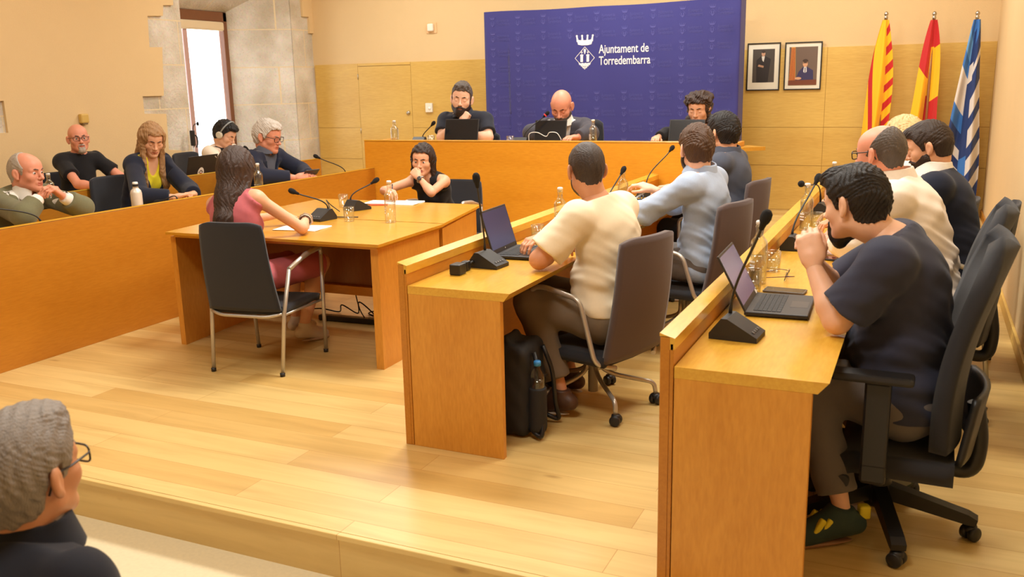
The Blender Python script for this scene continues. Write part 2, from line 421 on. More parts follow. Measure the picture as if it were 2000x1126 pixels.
MB().box(*wl_((WX-.015, a0+.07, 2.33), (WX+.035, a1-.07, 2.44)), bev=.02).build('roller_blind', mat('blind_cloth', rgb(226, 205, 170), rough=.8), wt)
# wainscot of the back wall: panels with fine joints around the flush door
WT = 1.905
mb = MB(); g = .002
def wp(x0, x1, z0, z1): mb.box((x0+g, YB-.022, z0+g), (x1-g, YB, z1-g))
for x0, x1 in ((XL, -6.86), (-6.06, -4.5), (-4.5, -2.75), (-2.75, -1.0), (-1.0, XR)):
    for z0, z1 in ((.18, .665), (.665, 1.075), (1.075, WT)): wp(x0, x1, z0, z1)
wp(-6.86, -6.06, 1.868, WT)
mb.box((XL, YB-.012, .18), (-6.862, YB-.001, WT-.004)).box((-6.058, YB-.012, .18), (XR, YB-.001, WT-.004))
struct('trim_5', mb, W_WAIN)
dr = bpy.data.objects.new('door_1', None); COL.objects.link(dr); dr['kind'] = 'structure'; dr.location = (-6.46, YB-.01, .18)
MB().box((-.398, -.012, 0), (.398, .008, 1.684)).build('door_leaf', W_WAIN, dr)
MB().lathe([(.0, 0), (.024, 0), (.026, .012), (.02, .024), (0, .026)], M=Matrix.Translation((.345, -.012, 1.085)) @ Matrix.Rotation(PI/2, 4, 'X')).build('door_knob', mat('satin_steel', rgb(190, 185, 175), .3, 1.0), dr)
for z in (.06, .82, 1.52):
    MB().tube([(-.40, -.016, z), (-.40, -.016, z+.07)], .006, 8).build('hinge', MATS['satin_steel'], dr)
# right wall skirting, corner post and back edge strip
struct('baseboard_right', MB().box((XR-.018, 2.49, 0), (XR, 8.418, .085), bev=.004), W_WAIN)
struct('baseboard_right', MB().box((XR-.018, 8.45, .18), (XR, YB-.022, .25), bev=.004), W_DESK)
# ceiling lights: the panels that light the room
for i, (x, y, sx, sy, w) in enumerate(PANELS):
    t = thing('ceiling_light', ('rectangular ceiling light panel on the ceiling above the %s' % ['back left corner', 'high bench', 'flags', 'left benches', 'middle tables', 'right benches', 'stage edge on the left', 'stage edge on the right'][i]), 'light', (x, y, CEIL), 0, 'ceiling light panels')
    mb = MB()
    for lo, hi in (((-sx/2-.04, -sy/2-.04, -.05), (sx/2+.04, -sy/2, 0)), ((-sx/2-.04, sy/2, -.05), (sx/2+.04, sy/2+.04, 0)), ((-sx/2-.04, -sy/2, -.05), (-sx/2, sy/2, 0)), ((sx/2, -sy/2, -.05), (sx/2+.04, sy/2, 0))):
        mb.box(lo, hi)
    mb.build('frame', mat('white_metal', rgb(235, 233, 226), .4), t)
    m = mat('light_diffuser', (1, .9, .75, 1), .5)
    m.node_tree.nodes['Principled BSDF'].inputs['Emission Color'].default_value = (1, .95, .86, 1)
    m.node_tree.nodes['Principled BSDF'].inputs['Emission Strength'].default_value = 3.0
    MB().box((-sx/2, -sy/2, -.035), (sx/2, sy/2, -.02)).build('diffuser', m, t)

# ================================================================== BENCHES AND TABLES
M_BLACKP = mat('black_plastic', rgb(30, 29, 30), .42)
M_GREYMET = mat('painted_metal', rgb(196, 190, 180), .35, 0.6)
M_DKFAB = mat('charcoal_upholstery', rgb(38, 38, 44), .9, sheen=.15, bump=.15, bscale=900)
M_BROWNFAB = mat('grey_brown_upholstery', rgb(84, 68, 66), .85, sheen=.2, bump=.1, bscale=900)
H1, HT = .842, .74
def bench(name, label, x0, x1, y0, y1, fac, ends=(1, 1), cat='bench desk'):
    """long bench along y.  x0 = outer face of the screen, x1 = sitter's edge; fac=+1 when the sitter is at greater x"""
    t = thing(name, label, cat, ((x0+x1)/2, (y0+y1)/2, 0))
    ox, oy = (x0+x1)/2, (y0+y1)/2
    def B(mb, xa, xb, ya, yb, za, zb, bev=.002): return mb.box((min(xa, xb)-ox, ya-oy, za), (max(xa, xb)-ox, yb-oy, zb), bev=bev)
    s = fac
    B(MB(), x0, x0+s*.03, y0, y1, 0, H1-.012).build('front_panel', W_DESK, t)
    # cap of the screen slopes down to the sitter
    pr = [(x0-ox-s*.002, H1-.010), (x0-ox-s*.002, H1), (x0-ox+s*.045, H1-.014), (x0-ox+s*.045, H1-.05), (x0-ox+s*.03, H1-.05), (x0-ox+s*.03, H1-.010)]
    MB().prism(pr, 1, y0-oy, y1-oy).build('ledge', W_TOP, t)
    e = .036
    pr = [(x0-ox+s*.045, HT), (x1-ox, HT), (x1-ox-s*.03, HT-e), (x0-ox+s*.045, HT-e)]
    MB().prism(pr, 1, y0-oy, y1-oy).build('worktop', W_TOP, t)
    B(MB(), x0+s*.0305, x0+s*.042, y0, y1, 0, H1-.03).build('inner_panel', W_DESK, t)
    for k, yy in enumerate((y0, y1-.03)):
        if ends[k]: B(MB(), x0+s*.045, x1-s*.045, yy, yy+.03, 0, HT-e).build('end_panel', W_END, t)
    B(MB(), x1-s*.20, x1-s*.18, y0+.03, y1-.03, HT-e-.05, HT-e).build('apron', W_DARK, t)
    return t
white_row = bench('bench_desk', 'long wooden bench desk where the man in the cream t-shirt sits', -2.055, -1.52, 3.30, 7.40, 1)
right_near = bench('bench_desk', 'wooden bench desk nearest the camera, leaned on by the man in the navy t-shirt', -.688, -.197, 2.575, 5.02, 1)
right_far = bench('bench_desk', 'wooden bench desk behind the nearest right one, where the man in the navy suit sits', -.688, -.197, 5.022, 7.40, 1, (0, 1))
left_front = bench('bench_desk', 'long front wooden bench desk on the left with its blank orange face to the room', -4.835, -5.34, 2.55, 7.435, -1)
left_back = bench('bench_desk', 'rear wooden bench desk on the left, below the stone window', -6.13, -6.64, 3.6, 8.35, -1)
# the high bench at the back
W_HIGH = wood('high_bench_veneer', rgb(218, 142, 30), rgb(236, 164, 46), (0.25, 1.6, 1.6), rough=0.36, coat=0.2)
t = thing('high_bench', 'high wooden bench across the back in front of the blue backdrop', 'bench desk', (-3.2, 7.44, .18))
def hb(lo, hi, bev=.003): return MB().box((lo[0]+3.2, lo[1]-7.44, lo[2]-.18), (hi[0]+3.2, hi[1]-7.44, hi[2]-.18), bev=bev)
hb((-4.94, 7.44, .181), (-1.385, 7.475, 1.085)).build('front_panel', W_HIGH, t)
hb((-4.94, 7.435, 1.085), (-1.385, 7.505, 1.10), .005).build('ledge', W_TOPX, t)
hb((-4.90, 7.476, 1.01), (-1.42, 7.95, 1.045), .003).build('worktop', W_TOPX, t)
hb((-4.94, 7.476, .181), (-4.905, 8.0, 1.085)).build('end_panel', W_END, t)
hb((-1.42, 7.476, .181), (-1.385, 7.80, 1.085)).build('end_panel', W_END, t)
MB().prism([(-1.38+3.2, .06), (-1.19+3.2, .22), (-1.38+3.2, .40)], 2, 1.018-.18, 1.048-.18).build('side_leaf', W_TOPX, t)
# inner dais
struct('floor', MB().box((XL+.02, 7.95, .18), (-1.5, 9.3, .28), bev=.004), M_PLANK)

# the two tables in the middle
t = thing('table', 'wooden table in the middle, nearer one, where the woman in the pink dress sits', 'table', (-3.48, 4.55, 0))
def tb(lo, hi, bev=.003): return MB().box((lo[0]+3.48, lo[1]-4.55, lo[2]), (hi[0]+3.48, hi[1]-4.55, hi[2]), bev=bev)
MB().prism([(-4.26+3.48, -.395), (-2.705+3.48, -.395), (-2.725+3.48, .40), (-4.34+3.48, .40)], 2, HT-.016, HT).prism(
    [(-4.225+3.48, -.36), (-2.74+3.48, -.36), (-2.755+3.48, .40), (-4.30+3.48, .40)], 2, HT-.036, HT-.016).build('tabletop', W_TOPX, t)
MB().prism([(-4.275+3.48, -.34), (-4.235+3.48, -.34), (-4.30+3.48, .385), (-4.335+3.48, .385)], 2, 0, HT-.036).build('side_panel', W_END, t)
MB().prism([(-2.795+3.48, -.34), (-2.745+3.48, -.34), (-2.755+3.48, .385), (-2.795+3.48, .385)], 2, 0, HT-.036).build('side_panel', W_END, t)
tb((-4.28, 4.86, .30), (-2.80, 4.885, HT-.036)).build('modesty_panel', W_DARK, t)
tb((-4.28, 4.82, .26), (-2.80, 4.90, .32)).build('cable_tray', W_DESKX, t)
t = thing('table', 'wooden table in the middle, farther one, where the woman in the black top sits', 'table', (-3.55, 5.42, 0))
c = (3.55, -5.42)
def pp(l): return [(x+c[0], y+c[1]) for x, y in l]
MB().prism(pp([(-4.345, 4.965), (-2.735, 4.965), (-2.915, 5.865), (-4.33, 5.865)]), 2, HT-.016, HT).prism(
    pp([(-4.315, 4.975), (-2.765, 4.975), (-2.94, 5.84), (-4.30, 5.84)]), 2, HT-.036, HT-.016).build('tabletop', W_TOPX, t)
MB().prism(pp([(-4.33, 4.98), (-4.29, 4.98), (-4.275, 5.80), (-4.31, 5.80)]), 2, 0, HT-.036).build('side_panel', W_END, t)
MB().prism(pp([(-2.79, 4.98), (-2.755, 4.98), (-2.925, 5.80), (-2.96, 5.80)]), 2, 0, HT-.036).build('side_panel', W_END, t)
MB().prism(pp([(-4.28, 5.02), (-2.80, 5.02), (-2.80, 5.045), (-4.28, 5.045)]), 2, .30, HT-.036).build('modesty_panel', W_DARK, t)

# ================================================================== BACKDROP, PORTRAITS, FLAGS, WALL FITTINGS
BY = 9.62
M_BLUE = mat('backdrop_cloth', rgb(53, 51, 124), .75, noise=.06, nscale=2.5, sheen=.1)
M_PRINT = mat('print_white', rgb(245, 238, 232), .7)
M_PRINT2 = mat('print_faint', rgb(80, 78, 148), .75)
bx0, bx1 = -4.68, -1.79
t = thing('backdrop', 'large blue fabric backdrop with printed town crest and white lettering behind the high bench', 'backdrop', ((bx0+bx1)/2, BY, .18))
cx = (bx0+bx1)/2; hw = (bx1-bx0)/2; BH = 2.22
def skin(u, v):
    # stretched cloth front, wrapping round the sides
    s = u*1.24-.12
    if s < 0: x, y = -hw, -s/.12*.28
    elif s > 1: x, y = hw, (s-1)/.12*.28
    else: x, y = -hw+2*hw*s, 0
    z = v*BH
    if 0 <= s <= 1:
        sl = math.sin(s*PI); y -= .012*math.sin(v*PI)*sl
        z += (.003*math.sin(s*17)-.010*sl)*(v > .9)*(v-.9)*10
        y += .004*math.sin(s*31+v*9)+.006*math.exp(-((s-.97)/.03)**2)*math.sin(v*26)
        x += (1-s)*.03*math.sin(v*2.6)*(s < .1)
        x -= .035*(1-v)*max(0, 1-s*8)*-1
    return (x, y, z)
MB().grid(skin, 150, 60, thick=0).build('cloth', M_BLUE, t)
mb = MB()
for x in (-hw+.03, 0, hw-.03): mb.box((x-.015, .03, 0), (x+.015, .06, BH-.03))
for z in (.02, BH/2, BH-.06): mb.box((-hw+.03, .03, z), (hw-.03, .06, z+.03))
mb.build('frame', M_GREYMET, t)
def text_np(body, size, bold=0.0):
    cu = bpy.data.curves.new('lettering', 'FONT'); cu.body = body; cu.size = size; cu.offset = bold; cu.extrude = 0.0
    o = bpy.data.objects.new('lettering', cu); COL.objects.link(o)
    dg = bpy.context.evaluated_depsgraph_get(); me = bpy.data.meshes.new_from_object(o.evaluated_get(dg))
    vs = [v.co.copy() for v in me.vertices]; fs = [list(p.vertices) for p in me.polygons]
    bpy.data.objects.remove(o); bpy.data.curves.remove(cu); bpy.data.meshes.remove(me)
    return vs, fs
def text_into(mb, tx, x, z, y, sx=1.0):
    vs, fs = tx; nv = [mb.bm.verts.new((x+v.x*sx, y, z+v.y)) for v in vs]
    for f in fs:
        try: mb.bm.faces.new([nv[i] for i in f])
        except ValueError: pass
def flat(mb, poly, y):  # flat printed shape, (x, z)
    mb.face([(x, y, z) for x, z in poly])
def crest(mb, x, z, h, y, detail=True):
    """open crown over a lozenge with two towers on waves; x,z = foot of the lozenge, h = total height"""
    k = h/1.0; P = lambda l: [(x+a*k, z+b*k) for a, b in l]
    for a in (-.22, -.075, .075, .22):
        flat(mb, P([(a-.035+.01*(a < 0)*0, .80), (a+.035, .80), (a*1.12+.02, .95), (a*1.12-.02, .95)]), y)
        n = 8; flat(mb, P([(a*1.14+.032*math.cos(2*PI*i/n), .965+.032*math.sin(2*PI*i/n)) for i in range(n)]), y)
    flat(mb, P([(-.21, .72), (-.1, .695), (.1, .695), (.21, .72), (.25, .86), (.1, .84), (-.1, .84), (-.25, .86)]), y)
    w = .014 if detail else .03; o = [(0, .0), (.31, .33), (0, .66), (-.31, .33)]; c0 = (0, .33)
    i_ = [((a-c0[0])*(1-w*4)+c0[0], (b-c0[1])*(1-w*4)+c0[1]) for a, b in o]
    for j in range(4): flat(mb, P([o[j], o[(j+1) % 4], i_[(j+1) % 4], i_[j]]), y)
    for a in (-.095, .095):
        flat(mb, P([(a-.04, .22), (a+.04, .22), (a+.04, .40), (a-.04, .40)]), y)
        flat(mb, P([(a-.05, .40), (a+.05, .40), (a+.05, .43), (a-.05, .43)]), y)
        if detail:
            flat(mb, P([(a-.006, .43), (a+.006, .43), (a+.006, .54), (a-.006, .54)]), y)
            flat(mb, P([(a-.035, .485), (a+.035, .485), (a+.035, .50), (a-.035, .50)]), y)
    if detail:
        flat(mb, P([(0, .43), (.03, .52), (.035, .57), (0, .60), (-.035, .57), (-.03, .52)]), y)
        for zz, hwid, th in ((.185, .19, .055), (.125, .13, .035), (.075, .08, .03)):
            top = [(-hwid+2*hwid*i/14, zz+.008*math.sin(i*1.8)) for i in range(15)]; bot = [(a*.86, b-th) for a, b in top]
            flat(mb, P(bot+top[::-1]), y)
    else:
        flat(mb, P([(-.14, .16), (0, .04), (.14, .16), (.14, .20), (-.14, .20)]), y)
yf = 0.0
def on_cloth(mb, off):  # lay the print on the cloth's own ripple
    for v in mb.bm.verts: v.co.y = skin((( v.co.x+hw)/(2*hw)+.12)/1.24, v.co.z/BH)[1]-off
    return mb
mb = MB(); crest(mb, -.225, 1.555, .37, yf); on_cloth(mb, .0025).build('crest', M_PRINT, t)
mb = MB()
tx = text_np('Ajuntament de', .128, .0012); w_ = max(v.x for v in tx[0]); text_into(mb, tx, -.062, 1.722, yf, .555/w_)
tx = text_np('Torredembarra', .128, .0012); w_ = max(v.x for v in tx[0]); text_into(mb, tx, -.062, 1.600, yf, .575/w_)
on_cloth(mb, .0025).build('lettering', M_PRINT, t)
mb = MB(); s1 = text_np('Ajuntament de', .05); s2 = text_np('Torredembarra', .05); wa = max(v.x for v in s1[0]); wb_ = max(v.x for v in s2[0])
for r in range(13):
    for cc in range(9):
        x = -hw+.11+cc*.312; z = BH-.17-r*.168
        if 3 <= cc <= 5 and 2 <= r <= 4: continue
        if z < .05: continue
        crest(mb, x, z, .115, yf, False); text_into(mb, s1, x+.055, z+.05, yf, .15/wa); text_into(mb, s2, x+.055, z+.012, yf, .16/wb_)
on_cloth(mb, .002).build('repeat_print', M_PRINT2, t)

def portrait(label, x0, x1, z0, z1, paint):
    t = thing('framed_portrait', label, 'picture', ((x0+x1)/2, YB-.022, z0), 0, None)
    w, h = (x1-x0)/2, z1-z0; f = .012
    mb = MB()
    for lo, hi in (((-w, -.022, 0), (w, 0, f)), ((-w, -.022, h-f), (w, 0, h)), ((-w, -.022, f), (-w+f, 0, h-f)), ((w-f, -.022, f), (w, 0, h-f))): mb.box(lo, hi, bev=.002)
    mb.build('frame', mat('black_frame', rgb(32, 28, 26), .35), t)
    MB().box((-w+f, -.012, f), (w-f, -.002, h-f)).build('mount', mat('ivory_mount', rgb(232, 226, 210), .8), t)
    paint(t, w, h)
    return t
def disc(cx_, cz, rx, rz, n=18): return [(cx_+rx*math.cos(2*PI*i/n), cz+rz*math.sin(2*PI*i/n)) for i in range(n)]
def layers(name, t, items, y0_):
    """printed picture: flat colour shapes on one sheet"""
    mb = MB(); ms = []
    for i, (poly, c) in enumerate(items):
        n0 = len(mb.bm.faces); mb.face([(x, y0_-.0004*i, z) for x, z in poly]); mb.bm.faces.ensure_lookup_table(); mb.bm.faces[-1].material_index = i
        ms.append(mat('print_%d_%d_%d' % c, rgb(*c), .6))
    bm = mb.bm; me = bpy.data.meshes.new(name); bmesh.ops.recalc_face_normals(bm, faces=bm.faces); bm.to_mesh(me); bm.free()
    for m in ms: me.materials.append(m)
    return put(name, me, t)
def pic1(t, w, h):
    a = w-.06; z0, z1 = .085, h-.065; m = (z0+z1)/2
    layers('photograph', t, [([(-a, z0), (a, z0), (a, z1), (-a, z1)], (74, 66, 60)), ([(-.07, z0), (.05, z0), (.065, m-.02), (.075, m+.07), (.02, m+.10), (-.03, m+.10), (-.075, m+.06), (-.075, m-.03)], (42, 36, 36)),
        ([(-.015, m+.06), (.0, m+.04), (.012, m+.1), (-.022, m+.1)], (220, 214, 206)), (disc(-.004, m+.128, .02, .03), (196, 150, 120)), (disc(-.004, m+.147, .021, .014), (60, 46, 38)), ([(-.06, m-.005), (.0, m-.02), (.004, m), (-.05, m+.015)], (184, 142, 112))], -.0125)
def pic2(t, w, h):
    a = w-.045; z0, z1 = .05, h-.05
    it = [([(-a, z0), (a, z0), (a, z1), (-a, z1)], (112, 92, 80)), ([(-a+.005, z0), (-a+.075, z0), (-a+.062, z1), (-a+.02, z1)], (206, 150, 60))]
    for i in range(4): it.append(([(-a+.012+i*.015, z0+.05), (-a+.02+i*.015, z0+.05), (-a+.027+i*.01, z1-.01), (-a+.022+i*.01, z1-.01)], (168, 40, 36)))
    it += [([(-.075, z0+.05), (.11, z0+.05), (.105, z0+.15), (.05, z0+.185), (-.0, z0+.185), (-.04, z0+.14)], (58, 52, 92)), ([(.005, z0+.14), (.024, z0+.12), (.042, z0+.14), (.036, z0+.19), (.012, z0+.19)], (226, 222, 222)),
           ([(.02, z0+.12), (.028, z0+.12), (.028, z0+.18), (.02, z0+.18)], (40, 42, 70)), (disc(.024, z0+.222, .026, .036), (212, 160, 124)), (disc(.024, z0+.25, .028, .018), (70, 52, 42)),
           ([(0, z0+.226), (.048, z0+.226), (.048, z0+.232), (0, z0+.232)], (40, 32, 30)), ([(-a, z0), (a, z0), (a, z0+.055), (-a, z0+.05)], (118, 62, 38)), (disc(-.045, z0+.07, .035, .014), (214, 164, 130))]
    layers('photograph', t, it, -.0125)
portrait('framed portrait of a man standing in a dark suit, left of two, beside the backdrop', -1.825, -1.475, 1.47, 1.97, pic1)
portrait('framed portrait of a seated man in a blue suit beside a striped flag', -1.43, -1.05, 1.47, 1.965, pic2)

# flags on poles, furled
def flag(label, x, y, ptop, spread, ybot, mat_, seed, folds, lean=0.0):
    t = thing('flag', label, 'flag', (x, y, .18), 0, 'flags in the back right corner')
    H = ptop-.18
    MB().lathe([(.17, 0), (.17, .012), (.05, .03), (.03, .05), (0, .05)], n=24).build('base', mat('flag_base', rgb(96, 62, 36), .4, .3), t)
    MB().tube([(0, 0, .03), (0, 0, H-.03)], .014, 10).build('pole', mat('pole_wood', rgb(150, 96, 50), .4), t)
    MB().lathe([(0, -.05), (.016, -.05), (.018, -.02), (.012, -.012), (.02, .0), (.02, .015), (.008, .03), (0, .032)], c=(0, 0, H)).build('finial', MATS['satin_steel'], t)
    L = H-.05-ybot
    nu, nv = 90, 70
    def f(u, v):
        # u across the gathered cloth, v down; hung from the pole top, opening out downwards
        wid = (.030+spread*(1-math.exp(-v*2.1))*(1+.18*math.sin(v*5+seed)))
        a = (u-.5)*2
        x_ = a*wid+lean*v+.02*math.sin(v*4+seed)*v
        y_ = (.05*v+.012)*math.sin(u*folds*PI+seed+v*1.2)+.02*math.sin(u*folds*2.1*PI+seed*2+v*2)*v-.03
        dz = abs(a)**1.5*spread*.9*v+.08*v*math.sin(u*7+seed)*spread
        return (x_, y_, H-.05-v*L+dz*.6)
    o = MB().grid(f, nu, nv).build('cloth', mat_, t)
    # flat-cloth coordinates carry the woven design through the folds
    uv = o.data.uv_layers.new(name='cloth'); lp = o.data.loops
    for l in lp: i = l.vertex_index; uv.data[l.index].uv = ((i//nv)/(nu-1), (i % nv)/(nv-1))
    return t
def stripes_mat(name, panels):
    """the woven design as it shows on the gathered cloth: panels = [(u_from, bands, (du, dv), off)], bands = [(pos, colour)...]"""
    m = bpy.data.materials.new(name); m.use_nodes = True; nt = m.node_tree; b = nt.nodes['Principled BSDF']; L = nt.links.new
    uv = nt.nodes.new('ShaderNodeUVMap'); uv.uv_map = 'cloth'
    sp = nt.nodes.new('ShaderNodeSeparateXYZ'); L(uv.outputs[0], sp.inputs[0]); last = None
    for u0, bands, ang, off in panels:
        m1 = nt.nodes.new('ShaderNodeMath'); m1.operation = 'MULTIPLY_ADD'; m1.inputs[1].default_value = ang[0]; m1.inputs[2].default_value = off; L(sp.outputs['X'], m1.inputs[0])
        m2 = nt.nodes.new('ShaderNodeMath'); m2.operation = 'MULTIPLY_ADD'; m2.inputs[1].default_value = ang[1]; L(sp.outputs['Y'], m2.inputs[0]); L(m1.outputs[0], m2.inputs[2])
        cr = nt.nodes.new('ShaderNodeValToRGB'); cr.color_ramp.interpolation = 'CONSTANT'; e = cr.color_ramp.elements
        while len(e) > 1: e.remove(e[-1])
        e[0].position = bands[0][0]; e[0].color = rgb(*bands[0][1])
        for p_, c_ in bands[1:]: q = e.new(p_); q.color = rgb(*c_)
        L(m2.outputs[0], cr.inputs[0])
        if last is None: last = cr.outputs[0]
        else:
            g_ = nt.nodes.new('ShaderNodeMath'); g_.operation = 'GREATER_THAN'; g_.inputs[1].default_value = u0; L(sp.outputs['X'], g_.inputs[0])
            mx = nt.nodes.new('ShaderNodeMix'); mx.data_type = 'RGBA'; L(g_.outputs[0], mx.inputs[0]); L(last, mx.inputs[6]); L(cr.outputs[0], mx.inputs[7]); last = mx.outputs[2]
    L(last, b.inputs['Base Color']); b.inputs['Roughness'].default_value = .6; b.inputs['Sheen Weight'].default_value = .2
    return m
Yc, Rc = (250, 190, 14), (196, 22, 26)
alt = [(0, Yc)]
for k in range(8): alt += [(.055+k*.112, Rc), (.105+k*.112, Yc)]
cat = [(0, [(0, Yc), (.40, Rc), (.58, Yc), (.86, Rc), (.95, Yc)], (-1.0, .78), .28), (.66, alt, (.10, .98), -.06)]
flag('yellow and red striped furled flag on a pole, leftmost of three flags', -.44, 10.02, 2.185, .14, .35, stripes_mat('striped_flag', cat), .6, 2.6, -.05)
esp = [(0, [(0, Rc), (.36, Yc), (.80, Rc)], (-.12, 1.0), .07), (.48, [(0, Rc), (.16, Yc), (.45, Rc)], (0, 1.0), 0), (.66, [(0, Rc), (.17, Yc), (.50, Rc)], (.05, 1.0), -.03)]
flag('red yellow red furled flag on a pole, middle of three flags', -.005, 10.02, 2.165, .15, .35, stripes_mat('triband_flag', esp), 2.1, 2.7, -.03)
bl, wh, db = (52, 116, 196), (222, 214, 208), (24, 52, 112)
blu = [(0, [(0, bl), (.10, (96, 160, 226)), (.20, bl), (.28, wh), (.46, bl), (.55, db), (.63, wh), (.68, db), (.73, wh), (.79, bl), (.86, db)], (-.15, .95), .06),
       (.42, [(0, bl), (.08, db), (.24, wh), (.33, db), (.62, db), (.70, (52, 116, 196)), (.80, db)], (.1, .95), -.02),
       (.62, [(0, bl), (.15, db), (.26, wh), (.30, db), (.42, wh), (.51, db), (.57, wh), (.66, db), (.72, wh), (.80, db), (.86, wh), (.93, db)], (.25, .95), -.12)]
flag('blue and white furled flag on a pole in the corner, rightmost of three flags', .37, 10.0, 2.15, .14, .06, stripes_mat('wavy_flag', blu), 4.0, 2.8, -.06)

# fittings on the walls
t = thing('alarm_sounder', 'small square white alarm sounder high on the plaster of the back wall', 'alarm', (-5.74, YB, 2.24))
MB().box((-.075, -.008, 0), (.075, 0, .13), bev=.003).build('back_plate', mat('plaster_plate', rgb(232, 190, 140), .8), t)
MB().box((-.04, -.05, .025), (.04, -.008, .115), bev=.012).build('sounder', mat('ivory_plastic', rgb(244, 236, 220), .4), t)
t = thing('wall_thermostat', 'small white thermostat on the wood panelling between door and backdrop', 'thermostat', (-5.8, YB-.022, 1.27))
MB().box((-.05, -.03, 0), (.05, 0, .115), bev=.006).build('housing', MATS['ivory_plastic'], t)
MB().lathe([(.018, 0), (.016, .008), (0, .008)], M=Matrix.Translation((.012, -.03, .05)) @ Matrix.Rotation(PI/2, 4, 'X')).build('dial', mat('white_plastic', rgb(250, 248, 244), .35), t)
t = thing('wall_sensor', 'small yellowed motion sensor on the left plaster wall above the bald man', 'sensor', (XL, 6.45, 1.31))
MB().box((0, -.045, 0), (.05, .045, .09), bev=.012).build('housing', mat('yellowed_plastic', rgb(214, 176, 92), .5), t)
MB().box((.006, -.03, -.012), (.045, .03, .002), bev=.004).build('lens', mat('dark_lens', rgb(120, 92, 50), .4), t)

# ================================================================== PEOPLE: signed-distance bodies, meshed with surface nets
def _len3(x, y, z): return np.sqrt(x*x+y*y+z*z)
class Prim:
    __slots__ = ('kind', 'a', 'b', 'r1', 'r2', 'R', 'k', 'op', 'cut', 'lo', 'hi')
def rc(a, b, r1, r2=None, k=.02, op='u', cut=None):
    """round cone a->b"""
    p = Prim(); p.kind = 'c'; p.a = np.array(a, float); p.b = np.array(b, float); p.r1 = r1; p.r2 = r1 if r2 is None else r2
    p.k = k; p.op = op; p.cut = cut; p.R = None
    p.lo = np.minimum(p.a-p.r1, p.b-p.r2); p.hi = np.maximum(p.a+p.r1, p.b+p.r2); return p
def sp(c, r, k=.02, op='u', cut=None): return rc(c, np.array(c, float)+1e-6, r, r, k, op, cut)
def el(c, r, R=None, k=.02, op='u', cut=None):
    """ellipsoid; R = 3x3, columns are its axes"""
    p = Prim(); p.kind = 'e'; p.a = np.array(c, float); p.b = np.array(r, float); p.R = np.eye(3) if R is None else np.array(R, float)
    p.k = k; p.op = op; p.cut = cut; p.r1 = p.r2 = 0
    ext = np.sqrt(((p.R*p.b)**2).sum(1)); p.lo = p.a-ext; p.hi = p.a+ext; return p
def bx(c, h, R=None, rad=.005, k=.005, op='u', cut=None):
    p = Prim(); p.kind = 'b'; p.a = np.array(c, float); p.b = np.array(h, float); p.R = np.eye(3) if R is None else np.array(R, float)
    p.k = k; p.op = op; p.cut = cut; p.r1 = rad; p.r2 = 0
    ext = np.abs(p.R*p.b).sum(1)+rad; p.lo = p.a-ext; p.hi = p.a+ext; return p
def infl(p, t):
    q = Prim()
    for s in Prim.__slots__: setattr(q, s, getattr(p, s))
    if q.kind == 'c': q.r1 = p.r1+t; q.r2 = p.r2+t
    elif q.kind == 'e': q.b = p.b+t
    else: q.r1 = p.r1+t
    q.lo = p.lo-t; q.hi = p.hi+t; return q
def _ev(p, x, y, z):
    if p.kind == 'c':
        ba = p.b-p.a; L2 = float(ba@ba)+1e-18
        dx, dy, dz = x-p.a[0], y-p.a[1], z-p.a[2]
        h = np.clip((dx*ba[0]+dy*ba[1]+dz*ba[2])/L2, 0, 1).astype(np.float32)
        d = _len3(dx-h*ba[0], dy-h*ba[1], dz-h*ba[2])-(p.r1+(p.r2-p.r1)*h)
    else:
        dx, dy, dz = x-p.a[0], y-p.a[1], z-p.a[2]; R = p.R
        u = R[0, 0]*dx+R[1, 0]*dy+R[2, 0]*dz; v = R[0, 1]*dx+R[1, 1]*dy+R[2, 1]*dz; w = R[0, 2]*dx+R[1, 2]*dy+R[2, 2]*dz
        if p.kind == 'e':
            r = p.b; k0 = _len3(u/r[0], v/r[1], w/r[2]); k1 = _len3(u/r[0]**2, v/r[1]**2, w/r[2]**2)+1e-9
            d = k0*(k0-1)/k1
        else:
            qx, qy, qz = np.abs(u)-p.b[0], np.abs(v)-p.b[1], np.abs(w)-p.b[2]
            d = _len3(np.maximum(qx, 0), np.maximum(qy, 0), np.maximum(qz, 0))+np.minimum(np.maximum(np.maximum(qx, qy), qz), 0)-p.r1
    if p.cut is not None:
        for c, n in (p.cut if isinstance(p.cut, list) else [p.cut]):
            d = np.maximum(d, (x-c[0])*n[0]+(y-c[1])*n[1]+(z-c[2])*n[2])
    return d
